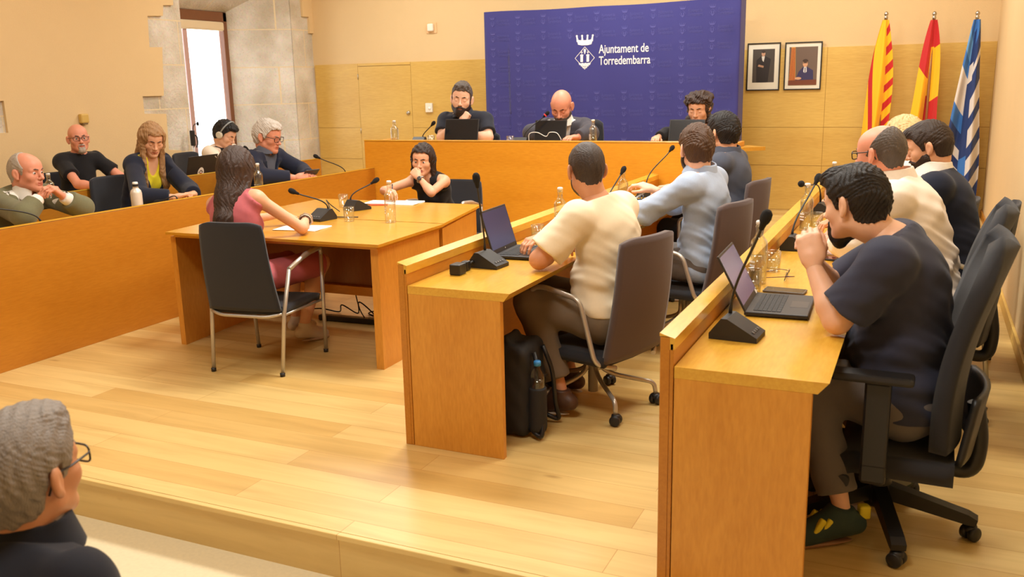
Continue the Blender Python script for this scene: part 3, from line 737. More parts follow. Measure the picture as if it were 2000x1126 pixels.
def nets(d, org, h):
    s = d < 0
    cs = [s[i:s.shape[0]-1+i, j:s.shape[1]-1+j, k:s.shape[2]-1+k] for i in (0, 1) for j in (0, 1) for k in (0, 1)]
    cnt = sum(c.astype(np.int8) for c in cs)
    act = (cnt > 0) & (cnt < 8); ii = np.argwhere(act)
    if len(ii) == 0: return np.zeros((0, 3)), np.zeros((0, 4), int)
    idx = np.full(act.shape, -1, np.int32); idx[act] = np.arange(len(ii))
    cor = np.array([(i, j, k) for i in (0, 1) for j in (0, 1) for k in (0, 1)])
    val = np.stack([d[ii[:, 0]+c[0], ii[:, 1]+c[1], ii[:, 2]+c[2]] for c in cor], 1)
    acc = np.zeros((len(ii), 3)); n = np.zeros(len(ii))
    for a in range(8):
        for b in range(a+1, 8):
            if np.abs(cor[a]-cor[b]).sum() != 1: continue
            va, vb = val[:, a], val[:, b]; m = (va < 0) != (vb < 0)
            t = va[m]/(va[m]-vb[m]); acc[m] += cor[a]+t[:, None]*(cor[b]-cor[a]); n[m] += 1
    V = org+h*(ii+acc/n[:, None])
    F = []
    for ax in range(3):
        o1, o2 = [(1, 2), (2, 0), (0, 1)][ax]
        sl0 = [slice(None)]*3; sl1 = [slice(None)]*3; sl0[ax] = slice(0, -1); sl1[ax] = slice(1, None)
        df = s[tuple(sl0)] != s[tuple(sl1)]
        e = np.argwhere(df); ok = (e[:, o1] > 0) & (e[:, o2] > 0) & (e[:, o1] < d.shape[o1]-1) & (e[:, o2] < d.shape[o2]-1); e = e[ok]
        if not len(e): continue
        flip = ~s[e[:, 0], e[:, 1], e[:, 2]]
        q = []
        for a, b in ((-1, -1), (0, -1), (0, 0), (-1, 0)):
            c = e.copy(); c[:, o1] += a; c[:, o2] += b; q.append(idx[c[:, 0], c[:, 1], c[:, 2]])
        q = np.stack(q, 1); q[flip] = q[flip][:, ::-1]; F.append(q)
    return V, np.concatenate(F)
def relax(V, F, it, lam=.5):
    E = np.concatenate([F[:, [0, 1]], F[:, [1, 2]], F[:, [2, 3]], F[:, [3, 0]]]); a = np.concatenate([E[:, 0], E[:, 1]]); b = np.concatenate([E[:, 1], E[:, 0]])
    n = np.bincount(a, minlength=len(V))
    for _ in range(it):
        M = np.stack([np.bincount(a, V[b, c], minlength=len(V)) for c in range(3)], 1)/np.maximum(n, 1)[:, None]
        V = V+lam*(M-V)
    return V
def sdf_mesh(prims, h, post=None, it=2, pad=None):
    lo = np.min([p.lo for p in prims if p.op == 'u'], 0)-.02; hi = np.max([p.hi for p in prims if p.op == 'u'], 0)+.02
    n = np.ceil((hi-lo)/h).astype(int)+1
    ax = [(lo[i]+h*np.arange(n[i])).astype(np.float32) for i in range(3)]
    d = np.full(n, .08, np.float32)
    for p in prims:
        m = p.k+2.5*h+.006
        a = np.clip(np.floor((p.lo-m-lo)/h).astype(int), 0, n-1); b = np.clip(np.ceil((p.hi+m-lo)/h).astype(int)+1, 1, n)
        if np.any(b <= a): continue
        x = ax[0][a[0]:b[0]][:, None, None]; y = ax[1][a[1]:b[1]][None, :, None]; z = ax[2][a[2]:b[2]][None, None, :]
        e = _ev(p, x, y, z).astype(np.float32); S = (slice(a[0], b[0]), slice(a[1], b[1]), slice(a[2], b[2])); c = d[S]; k = max(p.k, 1e-5)
        if p.op == 'u': g = np.maximum(k-np.abs(c-e), 0)/k; d[S] = np.minimum(c, e)-g*g*k*.25
        else: g = np.maximum(k-np.abs(c+e), 0)/k; d[S] = np.maximum(c, -e)+g*g*k*.25
    if post is not None: d = post(ax[0][:, None, None], ax[1][None, :, None], ax[2][None, None, :], d)
    V, F = nets(d, lo, h)
    if len(V) and it: V = relax(V, F, it)
    return V, F
def unit(v): v = np.array(v, float); return v/(np.linalg.norm(v)+1e-12)
def join_np(parts):
    V = []; F = []; M = []; o = 0
    for v, f, m in parts:
        if len(v) == 0: continue
        V.append(v); F.append(f+o); M.append(np.full(len(f), m) if np.isscalar(m) else m); o += len(v)
    return np.concatenate(V), np.concatenate(F), np.concatenate(M)

def skin_mat(nm, c): return mat('skin_'+nm, rgb(*c), .48, spec=.4, sss=.12, noise=.05, nscale=45)
SKINS = {'fair': (232, 182, 152), 'mid': (222, 166, 132), 'tan': (206, 146, 110), 'ruddy': (222, 150, 122)}
def hair_mat(nm, c, c2=None):
    if 'hair_'+nm in MATS: return MATS['hair_'+nm]
    m = mat('hair_'+nm, rgb(*c), .45, spec=.35, noise=.30, nscale=14, bump=.45, bscale=60, stretch=(5, 5, 1.3))
    return m
def cloth_mat(nm, c, rough=.85, noise=.04, sheen=.1): return mat('cloth_'+nm, rgb(*c), rough, spec=.2, noise=noise, nscale=90, bump=.12, bscale=700, sheen=sheen)

# ---------------------------------------------------------------- head in its own frame: x right, y forward, z up, origin between the ears at eye height
def face_prims(jaw=1.0, nose=1.0, fat=0.0, ear=1.0, down=False, chin=1.0, fem=False):
    if fem: jaw, nose, ear = .84, .82, .8
    P = [el((0, -.012, .035), (.0765, .097, .085), k=.02), el((0, .036, .034), (.0625, .057, .06), k=.03),
         rc((0, -.055, .0), (0, -.042, -.075), .058, .052, k=.03),
         el((0, .03, -.042), (.059+fat*.5, .060, .074), k=.03)]
    for s in (-1, 1):
        P += [rc((s*.047*jaw, .006, -.062), (s*.013, .070, -.097), .021+fat*.4, .019+fat*.3, k=.03), sp((s*.043, .055, -.026), .024+fat*.5, k=.025),
              rc((s*.012, .087-.004*fem, .019+.004*fem), (s*.047, .070-.003*fem, .017+.004*fem), .0095-.0025*fem, .009-.002*fem, k=.014)]
    P += [sp((0, .078*chin, -.101), .0165+fat*.3, k=.022)]
    if fat: P += [el((0, .035, -.105), (.045, .045, .025), k=.03)]
    for s in (-1, 1):
        P += [sp((s*.032, .102+.003*fem, .0), .0165, k=.016, op='s')]
        if down: P += [sp((s*.031, .0755, -.002), .0148, k=.003)]
        else: P += [sp((s*.031, .0755, -.001), .0146, k=.003, cut=((0, 0, .0035), (0, .25, -.97))), sp((s*.031, .0755, -.001), .0142, k=.003, cut=((0, 0, -.007), (0, 0, 1)))]
    n = nose
    P += [rc((0, .088, .010), (0, .088+.022*n, -.030), .0075, .0100, k=.012), sp((0, .088+.024*n, -.033), .0108, k=.008)]
    for s in (-1, 1): P += [sp((s*.0125, .088+.011*n, -.037), .0082, k=.007)]
    P += [el((0, .083, -.062), (.026, .017, .018), k=.012), rc((-.021, .085, -.0655), (-.004, .0975, -.0605), .0042, .0054, k=.006), rc((.021, .085, -.0655), (.004, .0975, -.0605), .0042, .0054, k=.006),
          rc((-.014, .0895, -.0735), (.014, .0895, -.0735), .006, k=.006), sp((0, .094, -.0735), .0062, k=.005), rc((-.022, .095, -.0668), (.022, .095, -.0668), .0022, k=.004, op='s')]
    for s in (-1, 1):
        Re = np.array(Matrix.Rotation(s*.45, 3, 'Z') @ Matrix.Rotation(.15, 3, 'X'))
        P += [el((s*.0835, -.012, -.006), (.0095*ear, .0205*ear, .0335*ear), Re, k=.006), el((s*.0945, -.006, -.006), (.007, .0105, .019), Re, k=.005, op='s'), sp((s*.079, -.004, -.036), .0085*ear, k=.007)]
    return P
HL_SHORT = ([-.12, -.09, -.05, -.032, -.028, .006, .010, .026, .034, .055, .072, .12], [-.072, -.072, -.066, -.055, .022, .026, -.012, -.012, .018, .052, .072, .078])
def hair_prims(l, top=None, fl=None):
    top = l if top is None else top; fl = l if fl is None else fl
    return [el((0, -.013, .036), (.0765+l*.75, .097+l, .085+top), k=.02), el((0, .036, .036), (.0625+l*.6, .057+fl*.6, .06+top), k=.03), rc((0, -.055, .0), (0, -.042, -.072), .058+l, .052+l*.6, k=.03)]
def hair_post(hl=HL_SHORT, amp=.003, fr=420, inner=True, dz=0.0, part=None, bald=None, wav=(1, .3, .5), cut=None, side=None):
    ys, zs = hl
    def post(x, y, z, d):
        d = d+amp*np.sin(x*fr*wav[0]+7*np.sin(z*40+y*25)+z*60)*np.sin(y*fr*wav[1]+z*fr*wav[2]+5*np.sin(x*45))
        d = d+amp*.7*np.sin(x*fr*.37+y*fr*.31+3*np.sin(z*33))
        h = np.interp(y, ys, zs)+dz+.004*np.sin(x*150+y*90)
        cutd = (h-z)*.8
        if side is not None: cutd = np.minimum(cutd, np.maximum(side[0]-np.abs(x), y-side[1]))
        d = np.maximum(d, cutd)
        if bald is not None:  # bare crown: hair only in the ring below the given dome
            bz, by = bald; d = np.maximum(d, ((z-bz)+np.maximum(y-by, -.05)*1.4)*.7)
        if cut is not None: d = cut(x, y, z, d)
        return d
    return post
def to_world(V, R, O, s): return (V*s) @ R.T + O

# ---------------------------------------------------------------- hands
def hand_prims(side, curl=(25, 30, 20), spread=.0, thumb=(35, 30), fist=False, var=0):
    """frame: x along the hand, y towards the thumb side, z out of the back of the hand (fingers curl to -z)"""
    P = [el((.045, 0, 0), (.055, .040, .0165), k=.01), rc((.012, .022, 0), (.085, .028, 0), .0135, .0115, k=.012), rc((.01, -.02, 0), (.08, -.028, -.002), .014, .0105, k=.012), rc((-.03, 0, 0), (.02, 0, 0), .024, .023, k=.02)]
    for i, (sy, L, c) in enumerate(((.030, .95, 0), (.010, 1.05, 3), (-.011, 1.0, 6), (-.030, .8, 10))):
        b = np.array((.088-.004*abs(i-1), sy, .0)); ang = 0; rr = (.0092, .0084, .0074, .0066)
        sp_ = math.radians((1.5-i)*spread)
        pts = [b]
        for j, ln in enumerate((.043*L, .027*L, .021*L)):
            ang += math.radians(curl[j]+c*(j == 0)+var*((i*7) % 3-1))
            dr = np.array((math.cos(ang)*math.cos(sp_), math.sin(sp_)*math.cos(ang), -math.sin(ang))); pts.append(pts[-1]+dr*ln)
        for j in range(3): P.append(rc(pts[j], pts[j+1], rr[j], rr[j+1], k=.004 if j else .008))
    a, bnd = math.radians(thumb[0]), math.radians(thumb[1])
    t0 = np.array((.018, .026, -.006)); d1 = np.array((math.cos(a), math.sin(a), -.35)); d1 = unit(d1); t1 = t0+d1*.044
    a2 = a-bnd; d2 = unit((math.cos(a2), math.sin(a2), -.45)); t2 = t1+d2*.031; a3 = a2-bnd*.6; t3 = t2+unit((math.cos(a3), math.sin(a3), -.4))*.024
    P += [rc(t0, t1, .0135, .0105, k=.014), rc(t1, t2, .0102, .0092, k=.004), rc(t2, t3, .0092, .0078, k=.004)]
    return P

SEATS = {}
# ---------------------------------------------------------------- the whole figure
def person(name, label, hip, face, lean=8, slump=10, side=0, twist=0, s=1.0, wide=1.0, belly=0.0, female=False, skin='mid', floor=0.0,
           head=None, hyaw=0, hpitch=0, hroll=0, hs=1.0, facekw={}, eyes='open', arms=None, legs=None, top=None, pants=None, shoes=None,
           hair=None, brow=None, beard=None, beard_full=True, glasses=None, stubble=None, vox=.008, extra=None, lipc=None, shirt=None, neck=1.0, bust=1.0, group=None, hand_h=.0032, headfwd=.035, headup=.145, tz=None):
    """hip: world point between the hip joints; face: yaw in degrees of the way the pelvis faces; lean: forward lean of the spine"""
    ph = math.radians(face); U = np.array((0., 0, 1)); f = np.array((math.cos(ph), math.sin(ph), 0.)); r = np.array((f[1], -f[0], 0.))
    t1, t2 = math.radians(lean), math.radians(lean+slump); sd = math.tan(math.radians(side))
    d1 = unit(U*math.cos(t1)+f*math.sin(t1)+r*sd*.6); d2 = unit(U*math.cos(t2)+f*math.sin(t2)+r*sd)
    if hip is None:   # place the pelvis under the head
        hip = np.array(head)-U*headup*s-f*headfwd*s-d2*.285*s-d1*.25*s
        print(label[:40], 'hip', hip.round(2))
    hip = np.array(hip, float); base = np.array((hip[0], hip[1], floor))
    root = thing(name, label, 'person', (hip[0], hip[1], floor), 0, group)
    mid = hip+d1*.25*s; c7 = mid+d2*.285*s
    tw = math.radians(twist); f2 = unit(f*math.cos(tw)+r*math.sin(tw)); f2 = unit(f2-d2*(f2@d2)); r2 = np.cross(f2, d2); r2 = unit(r2)
    sw = (.155 if female else .178)*s*wide
    sh = {k: c7-d2*.055*s+f2*.01+r2*(sw*q) for k, q in (('R', 1), ('L', -1))}
    R1 = np.stack([r, np.cross(d1, r), d1], 1); R2 = np.stack([r2, np.cross(d2, r2), d2], 1)
    w = wide
    # ---- head frame
    hy = math.radians(face+hyaw); hp = math.radians(hpitch); hr = math.radians(hroll)
    hf = np.array((math.cos(hy)*math.cos(hp), math.sin(hy)*math.cos(hp), math.sin(hp)))
    hr_ = np.array((math.sin(hy), -math.cos(hy), 0.)); hu = np.cross(hr_, hf)
    hx = hr_*math.cos(hr)+hu*math.sin(hr); hz = np.cross(hx, hf); RH = np.stack([hx, hf, hz], 1)
    S = s*hs
    if head is None: head = c7+U*headup*s+f2*headfwd*s
    head = np.array(head, float)
    loc = lambda P: ((np.array(P)-head) @ RH)/S
    # ---- limbs
    A = {}
    arms = arms or {}
    for k in 'LR':
        a = arms.get(k, {}); q = 1 if k == 'R' else -1
        ua, fa = .285*s, .25*s
        wr = np.array(a.get('wrist', sh[k]+f*.32-U*.28+r*q*.02), float); v = wr-sh[k]; D = np.linalg.norm(v)
        if 'elbow' in a: elb = np.array(a['elbow'], float)
        else:
            if D > (ua+fa)*.985: wr = sh[k]+v/D*(ua+fa)*.985; v = wr-sh[k]; D = np.linalg.norm(v)
            pole = np.array(a.get('pole', -U+r*q*.45-f*.25), float); n_ = v/D
            x_ = (ua*ua-fa*fa+D*D)/(2*D); hh = math.sqrt(max(ua*ua-x_*x_, 0)); pp_ = unit(pole-n_*(pole@n_)); elb = sh[k]+n_*x_+pp_*hh
        hd = unit(a.get('dir', wr-elb)); pn = np.array(a.get('palm', -U), float); pn = unit(pn-hd*(pn@hd))  # palm: way the palm faces
        A[k] = dict(e=elb, w=wr, d=hd, p=pn, h=a)
    for k in 'LR':
        a = A[k]; z_ = -a['p']; x_ = a['d']; y_ = np.cross(z_, x_)
        if k == 'L': y_ = -y_
        RHd = np.stack([x_, y_, z_], 1); V, F = sdf_mesh(hand_prims(k, **a['h'].get('hand', {})), hand_h, it=1)
        if np.linalg.det(RHd) < 0: F = F[:, ::-1]
        V = to_world(V, RHd, a['w']+x_*.02*s, s*(.92 if female else 1.0))
        a['e'] = np.array(a['e'], float)
        if tz is not None:
            lift = tz+.002-V[:, 2].min()
            if lift > 0: V[:, 2] += lift; a['w'] = a['w']+U*lift
            long_ = (top and top[1].get('sleeve', 1) > 1.05)
            em = tz+(.036 if female else .041)*s*(1+(wide-1)*.6)+(.052 if long_ else .006)
            if a['e'][2] < em and a['h'].get('over', 'elbow' in a['h']): a['e'][2] = em
        a['V'], a['F'] = V, F
    Lg = {}
    legs = legs or {}
    for k in 'LR':
        a = legs.get(k, {}); q = 1 if k == 'R' else -1
        hj = hip+r*q*.088*s
        kn = np.array(a.get('knee', hip+r*q*.12*s+f*.42*s-U*max(0, hip[2]-floor-.53)), float); an = np.array(a.get('ankle', kn*np.array((1, 1, 0))+U*(floor+.085)-f*.03), float)
        Lg[k] = dict(hj=hj, kn=kn, an=an, td=unit(a.get('toe', f+r*q*.15)))
    # ---- skin body
    gB = .94 if female else 1.0
    T = [el(hip+d1*.02*s, (.158*s*w, (.115+belly*.3)*s, .12*s), R1, k=.05), el(hip+d1*.14*s+f*(.015+belly*.55)*s, (.140*s*w*gB, (.100+belly)*s, .13*s), R1, k=.06),
         el(mid+d2*.10*s, (.152*s*w*gB, (.108+belly*.25)*s, .165*s), R2, k=.05), el(mid+d2*.16*s-f2*.02, (.150*s*w*gB, .085*s, .12*s), R2, k=.05),
         rc(sh['L']+r2*.03, sh['R']-r2*.03, .058*s, k=.04)]
    for k, q in (('R', 1), ('L', -1)):
        T += [rc(c7-d2*.01*s, sh[k]-r2*q*.03*s+d2*.012*s, .05*s, .046*s, k=.04), sp(sh[k], .056*s*(.9 if female else 1), k=.04)]
        if female: T += [sp(mid+d2*.085*s+f2*.082*s+r2*q*.068*s, .058*s*bust, k=.035)]
        T += [sp(Lg[k]['hj']-f*.02*s+U*.005, .092*s*w, k=.05)]
    NK = rc(c7-d2*.02+f2*.006, head+RH @ np.array((0, -.030, -.062))*S, .060*s*neck*(.86 if female else 1), .053*S*neck*(.9 if female else 1), k=.03)
    arm_r = (.048, .040, .041, .027) if not female else (.042, .035, .036, .024)
    aw = 1+(w-1)*.6
    armP = {}; legP = {}
    for k in 'LR':
        a = A[k]; fm = a['e']+(a['w']-a['e'])*.28
        armP[k] = [rc(sh[k], a['e'], arm_r[0]*s*aw, arm_r[1]*s*aw, k=.03), rc(a['e'], fm, arm_r[1]*s*aw*.98, arm_r[2]*s*aw, k=.02), rc(fm, a['w'], arm_r[2]*s*aw, arm_r[3]*s, k=.02)]
        g = Lg[k]; cm = g['kn']+(g['an']-g['kn'])*.3-unit(f)*.015
        legP[k] = [rc(g['hj'], g['kn'], .088*s*w, .060*s, k=.04), rc(g['kn'], cm, .058*s, .056*s, k=.03), rc(cm, g['an'], .055*s, .036*s, k=.03)]
    parts = []
    lg_ = [infl(p, -.009) if pants and pants[1] >= 1 else p for p in legP['L']+legP['R']]
    V, F = sdf_mesh([infl(p, -.007) for p in T]+[NK]+armP['L']+armP['R']+lg_, vox+.001, it=3); parts.append((V, F, 0))
    # head with neck, fine grid, in head frame
    HP = face_prims(down=(eyes == 'down'), fem=female, **facekw)
    nk0, nk1 = loc(NK.a), loc(NK.b); HP2 = HP+[rc(nk1+(nk0-nk1)*.75, nk1, (NK.r1*.75+NK.r2*.25)/S, NK.r2/S, k=.03)]
    V, F = sdf_mesh(HP2, .0030, it=1)
    fc = V[F].mean(1)
    m = np.zeros(len(F), int)
    lip = (np.abs(fc[:, 0]) < .023-.25*np.abs(fc[:, 2]+.067)) & (fc[:, 2] > -.080) & (fc[:, 2] < -.0565) & (fc[:, 1] > .088)
    m[lip] = 1
    parts.append((to_world(V, RH, head, S), F, m))
    for k in 'LR': parts.append((A[k]['V'], A[k]['F'], 0))
    V, F, M = join_np(parts)
    sk = skin_mat(skin, SKINS[skin]); lp = mat('lip_'+skin+(lipc and 'r' or ''), rgb(*(lipc or tuple(int(c*q) for c, q in zip(SKINS[skin], (.90, .76, .76))))), .4, spec=.4)
    put('body', mesh_np('body', V-base, F, [sk, lp], M), root)
    W = lambda V_: to_world(V_, RH, head, S)-base
    # ---- eyes
    if eyes != 'none':
        for q in (-1, 1):
            mb = MB(); c = np.array((q*.031, .0755, -.001)); n = 12
            if eyes == 'open':
                fr_ = mb
                V_, F_ = sdf_mesh([sp(c, .0126, k=.001)], .002, it=0)
                di = np.linalg.norm(V_[F_].mean(1)-(c+np.array((0, .0126, -.001))), axis=1); mi = np.where(di < .0062, 1, 0)
                put('eye', mesh_np('eye', W(V_), F_, [mat('eye_white', rgb(206, 196, 188), .25), mat('iris_brown', rgb(48, 32, 24), .2)], mi), root)
            mb.bm.free()
    # ---- brows, beard, hair
    if brow:
        P = []
        for q in (-1, 1): P += [rc((q*.013, .0975, .0195), (q*.032, .0925, .0245), .0030, .0034, k=.004), rc((q*.032, .0925, .0245), (q*.049, .0765, .0215), .0034, .0018, k=.004)]
        V_, F_ = sdf_mesh(P, .0022, it=1); put('eyebrows', mesh_np('eyebrows', W(V_), F_, [brow], None), root)
    if beard:
        th = beard[1]
        P = [infl(p, th*(.75 if p.kind == 'e' else 1)) for p in HP[3:] if p.op == 'u' and p.hi[2] < .06 and p.lo[2] < -.05 and p.hi[0] < .085]
        full = beard_full; long_ = beard[2] if len(beard) > 2 else 0
        if long_: P += [rc((0, .075, -.095), (0, .078, -.10-long_), .026, .018, k=.03)]
        def bp_(x, y, z, d):
            d = d+.0012*np.sin(x*700+z*300)*np.sin(z*500+y*400)
            if full:
                top_ = np.interp(np.abs(x), [0, .012, .028, .045, .06, .07, .09], [-.047, -.048, -.056, -.064, -.052, -.020, -.01])
            else: top_ = np.interp(np.abs(x), [0, .02, .026, .03, .09], [-.046, -.050, -.060, -.12, -.2])
            d = np.maximum(d, (z-top_)*.8); d = np.maximum(d, -.002-y+.0)
            mo = np.sqrt((x/.024)**2+((z+.0665)/.0095)**2+((y-.095)/.02)**2)-1
            return np.maximum(d, -mo*.008)
        V_, F_ = sdf_mesh(P, .003, post=bp_, it=1)
        if len(V_): put('beard', mesh_np('beard', W(V_), F_, [beard[0]], None), root)
    if hair:
        P = list(hair.get('prims') or hair_prims(hair.get('l', .012), hair.get('top'), hair.get('fl')))
        P += hair.get('add', [])
        for g in hair.get('fall', []): P += g(loc, c7, f2, r2, d2, S)
        pk = hair.get('post', {})
        V_, F_ = sdf_mesh(P, hair.get('h', .003), post=hair_post(**pk), it=1)
        # keep only hair outside the head proper
        put('hair', mesh_np('hair', W(V_), F_, [hair['mat']], None), root)
    # ---- eyeglasses
    if glasses:
        gm, rw, rh, rr = glasses if isinstance(glasses, tuple) else (glasses, .025, .018, .0018)
        mb = MB(); TW = lambda p: Vector(tuple(to_world(np.array([p]), RH, head, S)[0]-base))
        for q in (-1, 1):
            ring = []
            for i in range(20):
                a_ = 2*PI*i/20; ca, sa = math.cos(a_), math.sin(a_); e_ = .55
                ring.append(TW((q*.033+rw*math.copysign(abs(ca)**e_, ca), .108-abs(q*.033+rw*ca)*.12, -.002+rh*math.copysign(abs(sa)**e_, sa))))
            mb.tube(ring, rr*S, 6, closed=True)
            mb.tube([TW((q*.058, .102, .006)), TW((q*.070, .090, .008)), TW((q*.081, .03, .008)), TW((q*.083, -.004, .010)), TW((q*.082, -.022, -.006)), TW((q*.080, -.032, -.026))], rr*S*1.05, 6)
        mb.tube([TW((-.011, .109, .002)), TW((0, .113, .005)), TW((.011, .109, .002))], rr*S, 6)
        gl = mb.build('eyeglasses', gm, root)
    # ---- clothing
    nrm = {'c7': c7, 'f': f2, 'r': r2, 'd': d2, 'f1': f, 'r1': r, 'd1': d1, 'hip': hip, 'mid': mid, 'sh': sh, 'A': A, 'Lg': Lg, 's': s, 'root': root, 'base': base, 'RH': RH, 'head': head, 'S': S}
    def garment(nm, mt, t=.012, sleeve=1.0, loose=.012, hem=-.06, vneck=None, collar=None, fold=.004, neckcut=.006, armhole=True, cutfn=None, seed=0, lapel=False, cuff=0, h=None, scoop=None, drape=True):
        P = [infl(p, t) for p in T]
        if drape: P.append(el(hip+d1*.16*s+f*(.008+belly*.4)*s, (.158*s*w+t, (.112+belly*.75)*s+t, .21*s), R1, k=.05))
        for k in 'LR':
            a = A[k]; ua_ = a['e']-sh[k]; fa_ = a['w']-a['e']
            if sleeve <= 0: continue
            if sleeve < 1:
                c_ = sh[k]+ua_*sleeve; n_ = unit(ua_)
                P.append(rc(sh[k], sh[k]+ua_*(sleeve+.2), arm_r[0]*s*aw+t+.002, arm_r[1]*s*aw+t+loose, k=.03, cut=(c_, n_)))
            else:
                P += [rc(sh[k], a['e'], arm_r[0]*s*aw+t+.002, arm_r[1]*s*aw+t+loose*.6, k=.03)]
                q_ = sleeve-1; c_ = a['e']+fa_*q_; n_ = unit(fa_)
                if q_ > 0: P += [rc(a['e'], a['e']+fa_*(q_+.1), arm_r[1]*s*aw+t+loose*.6, (arm_r[3]*s*(q_)+arm_r[1]*s*(1-q_))+t+loose*.5, k=.02, cut=(c_, n_))]
        sub = [infl(NK, neckcut)]; sub[0].op = 's'; sub[0].k = .008
        ext = unit(NK.b-NK.a); up_ = unit(d2*.75+ext*.5)
        ncen = c7+up_*.022*s
        def post(x, y, z, d):
            X, Y, Z = x-c7[0], y-c7[1], z-c7[2]
            # folds
            if fold:
                u_ = X*r2[0]+Y*r2[1]+Z*r2[2]; v_ = X*d2[0]+Y*d2[1]+Z*d2[2]; q_ = X*f2[0]+Y*f2[1]+Z*f2[2]
                lowf = np.clip(-v_*3.2, .25, 1.3)
                d = d+fold*lowf*(np.sin(v_*46+u_*22+seed+2.2*np.sin(u_*13+q_*9+seed))*.55+np.sin(u_*34-v_*30+q_*25+seed*2+1.5*np.sin(v_*21))*.45+np.sin(v_*92+u_*58-q_*40+seed*3+2.5*np.sin(u_*19+v_*11))*.26)
            d = np.maximum(d, np.minimum((x-ncen[0])*up_[0]+(y-ncen[1])*up_[1]+(z-ncen[2])*up_[2], .17*s-_len3(x-ncen[0], y-ncen[1], z-ncen[2])))
            hc = hip+d1*hem*s; d = np.maximum(d, np.minimum(-((x-hc[0])*d1[0]+(y-hc[1])*d1[1]+(z-hc[2])*d1[2]), .21*s+belly-((x-hip[0])*f[0]+(y-hip[1])*f[1])))
            u_ = X*r2[0]+Y*r2[1]+Z*r2[2]; v_ = X*d2[0]+Y*d2[1]+Z*d2[2]; q_ = X*f2[0]+Y*f2[1]+Z*f2[2]
            if vneck:
                zb, hw_ = vneck; ex = np.abs(u_)-hw_*np.clip((v_-zb)/(-zb), 0, 1.15)
                hole = np.maximum(np.maximum(np.maximum(ex, -(q_-.0)), zb-v_), q_-.185*s)
                if lapel: d = d-.009*((ex > 0) & (ex < .055) & (q_ > -.02) & (v_ > zb) & (v_ < -.03))
                d = np.maximum(d, -hole)
            if scoop: d = np.maximum(d, -(np.sqrt((u_/scoop[0])**2+((v_-.02)/scoop[1])**2+((q_-scoop[3])/scoop[2])**2)-1)*.05)
            if cutfn is not None: d = cutfn(u_, v_, q_, d)
            return d
        V_, F_ = sdf_mesh(P+sub, h or vox, post=post, it=3)
        if collar:
            # folded collar: a flared band about the neck, open at the front
            cr, ch, ct, gap = collar; cc = c7+up_*.012*s+f2*.012*s
            cz = unit(up_*.9-f2*.30); cf = unit(f2-cz*(f2@cz)); cx_ = np.cross(cf, cz)
            q1 = rc(cc-cz*.03, cc+cz*.06, .12, k=.001)
            def cpost(x, y, z, d):
                X, Y, Z = x-cc[0], y-cc[1], z-cc[2]
                u_ = X*cx_[0]+Y*cx_[1]+Z*cx_[2]; v_ = X*cz[0]+Y*cz[1]+Z*cz[2]; q_ = X*cf[0]+Y*cf[1]+Z*cf[2]
                v_ = v_-.020*s; rad = np.sqrt((u_)**2+(q_*.93)**2); rr_ = cr*s+.012*(ch-v_)/ch*1.0
                d = np.maximum(np.abs(rad-rr_)-ct-.0022, np.maximum(v_-ch*s, -.022*s-v_-.02*np.clip(q_/.06, 0, 1)))
                return np.maximum(d, -np.maximum(np.abs(u_)-gap-.25*np.maximum(.03-v_, 0), -q_))
            Vc, Fc = sdf_mesh([q1], .0038, post=cpost, it=2)
            V_, F_, _ = join_np([(V_, F_, 0), (Vc, Fc, 0)])
        return put(nm, mesh_np(nm, V_-base, F_, [mt], None), root)
    if shirt: garment(*shirt[0], **shirt[1])
    if top: garment(*top[0], **top[1])
    if pants:
        mt, lo_ = pants[0], pants[1]; skirt = len(pants) > 2 and pants[2]
        P = [infl(T[0], .004), infl(T[1], -.002)]
        for k in 'LR':
            g = Lg[k]; P += [sp(g['hj']-f*.02*s+U*.005, .092*s*w+.004, k=.05)]
            if lo_ >= 1:
                c_ = g['kn']+(g['an']-g['kn'])*(lo_-1); n_ = unit(g['an']-g['kn'])
                P += [rc(g['hj'], g['kn'], .088*s*w+.014, .060*s+.018, k=.04), rc(g['kn'], g['kn']+(g['an']-g['kn'])*(lo_-1+.12), .060*s+.016, .05*s+.014, k=.03, cut=(c_, n_))]
            else:
                c_ = g['hj']+(g['kn']-g['hj'])*lo_; n_ = unit(g['kn']-g['hj']); P += [rc(g['hj'], g['hj']+(g['kn']-g['hj'])*(lo_+.1), .088*s*w+.014, .07*s+.014, k=.06, cut=(c_, n_))]
        ht = hip+d1*.10*s
        def pp2(x, y, z, d):
            X, Y, Z = x-hip[0], y-hip[1], z-hip[2]; a_ = X*f[0]+Y*f[1]; b_ = X*r[0]+Y*r[1]
            d = d+.0035*np.sin(a_*40+Z*35+2*np.sin(b_*24))*np.sin(Z*28+b_*30)
            return np.maximum(d, np.minimum((x-ht[0])*d1[0]+(y-ht[1])*d1[1]+(z-ht[2])*d1[2], .13*s+belly-a_))
        V_, F_ = sdf_mesh(P, .0095, post=pp2, it=3)
        put('trousers' if not skirt else 'skirt', mesh_np('trousers', V_-base, F_, [mt], None), root)
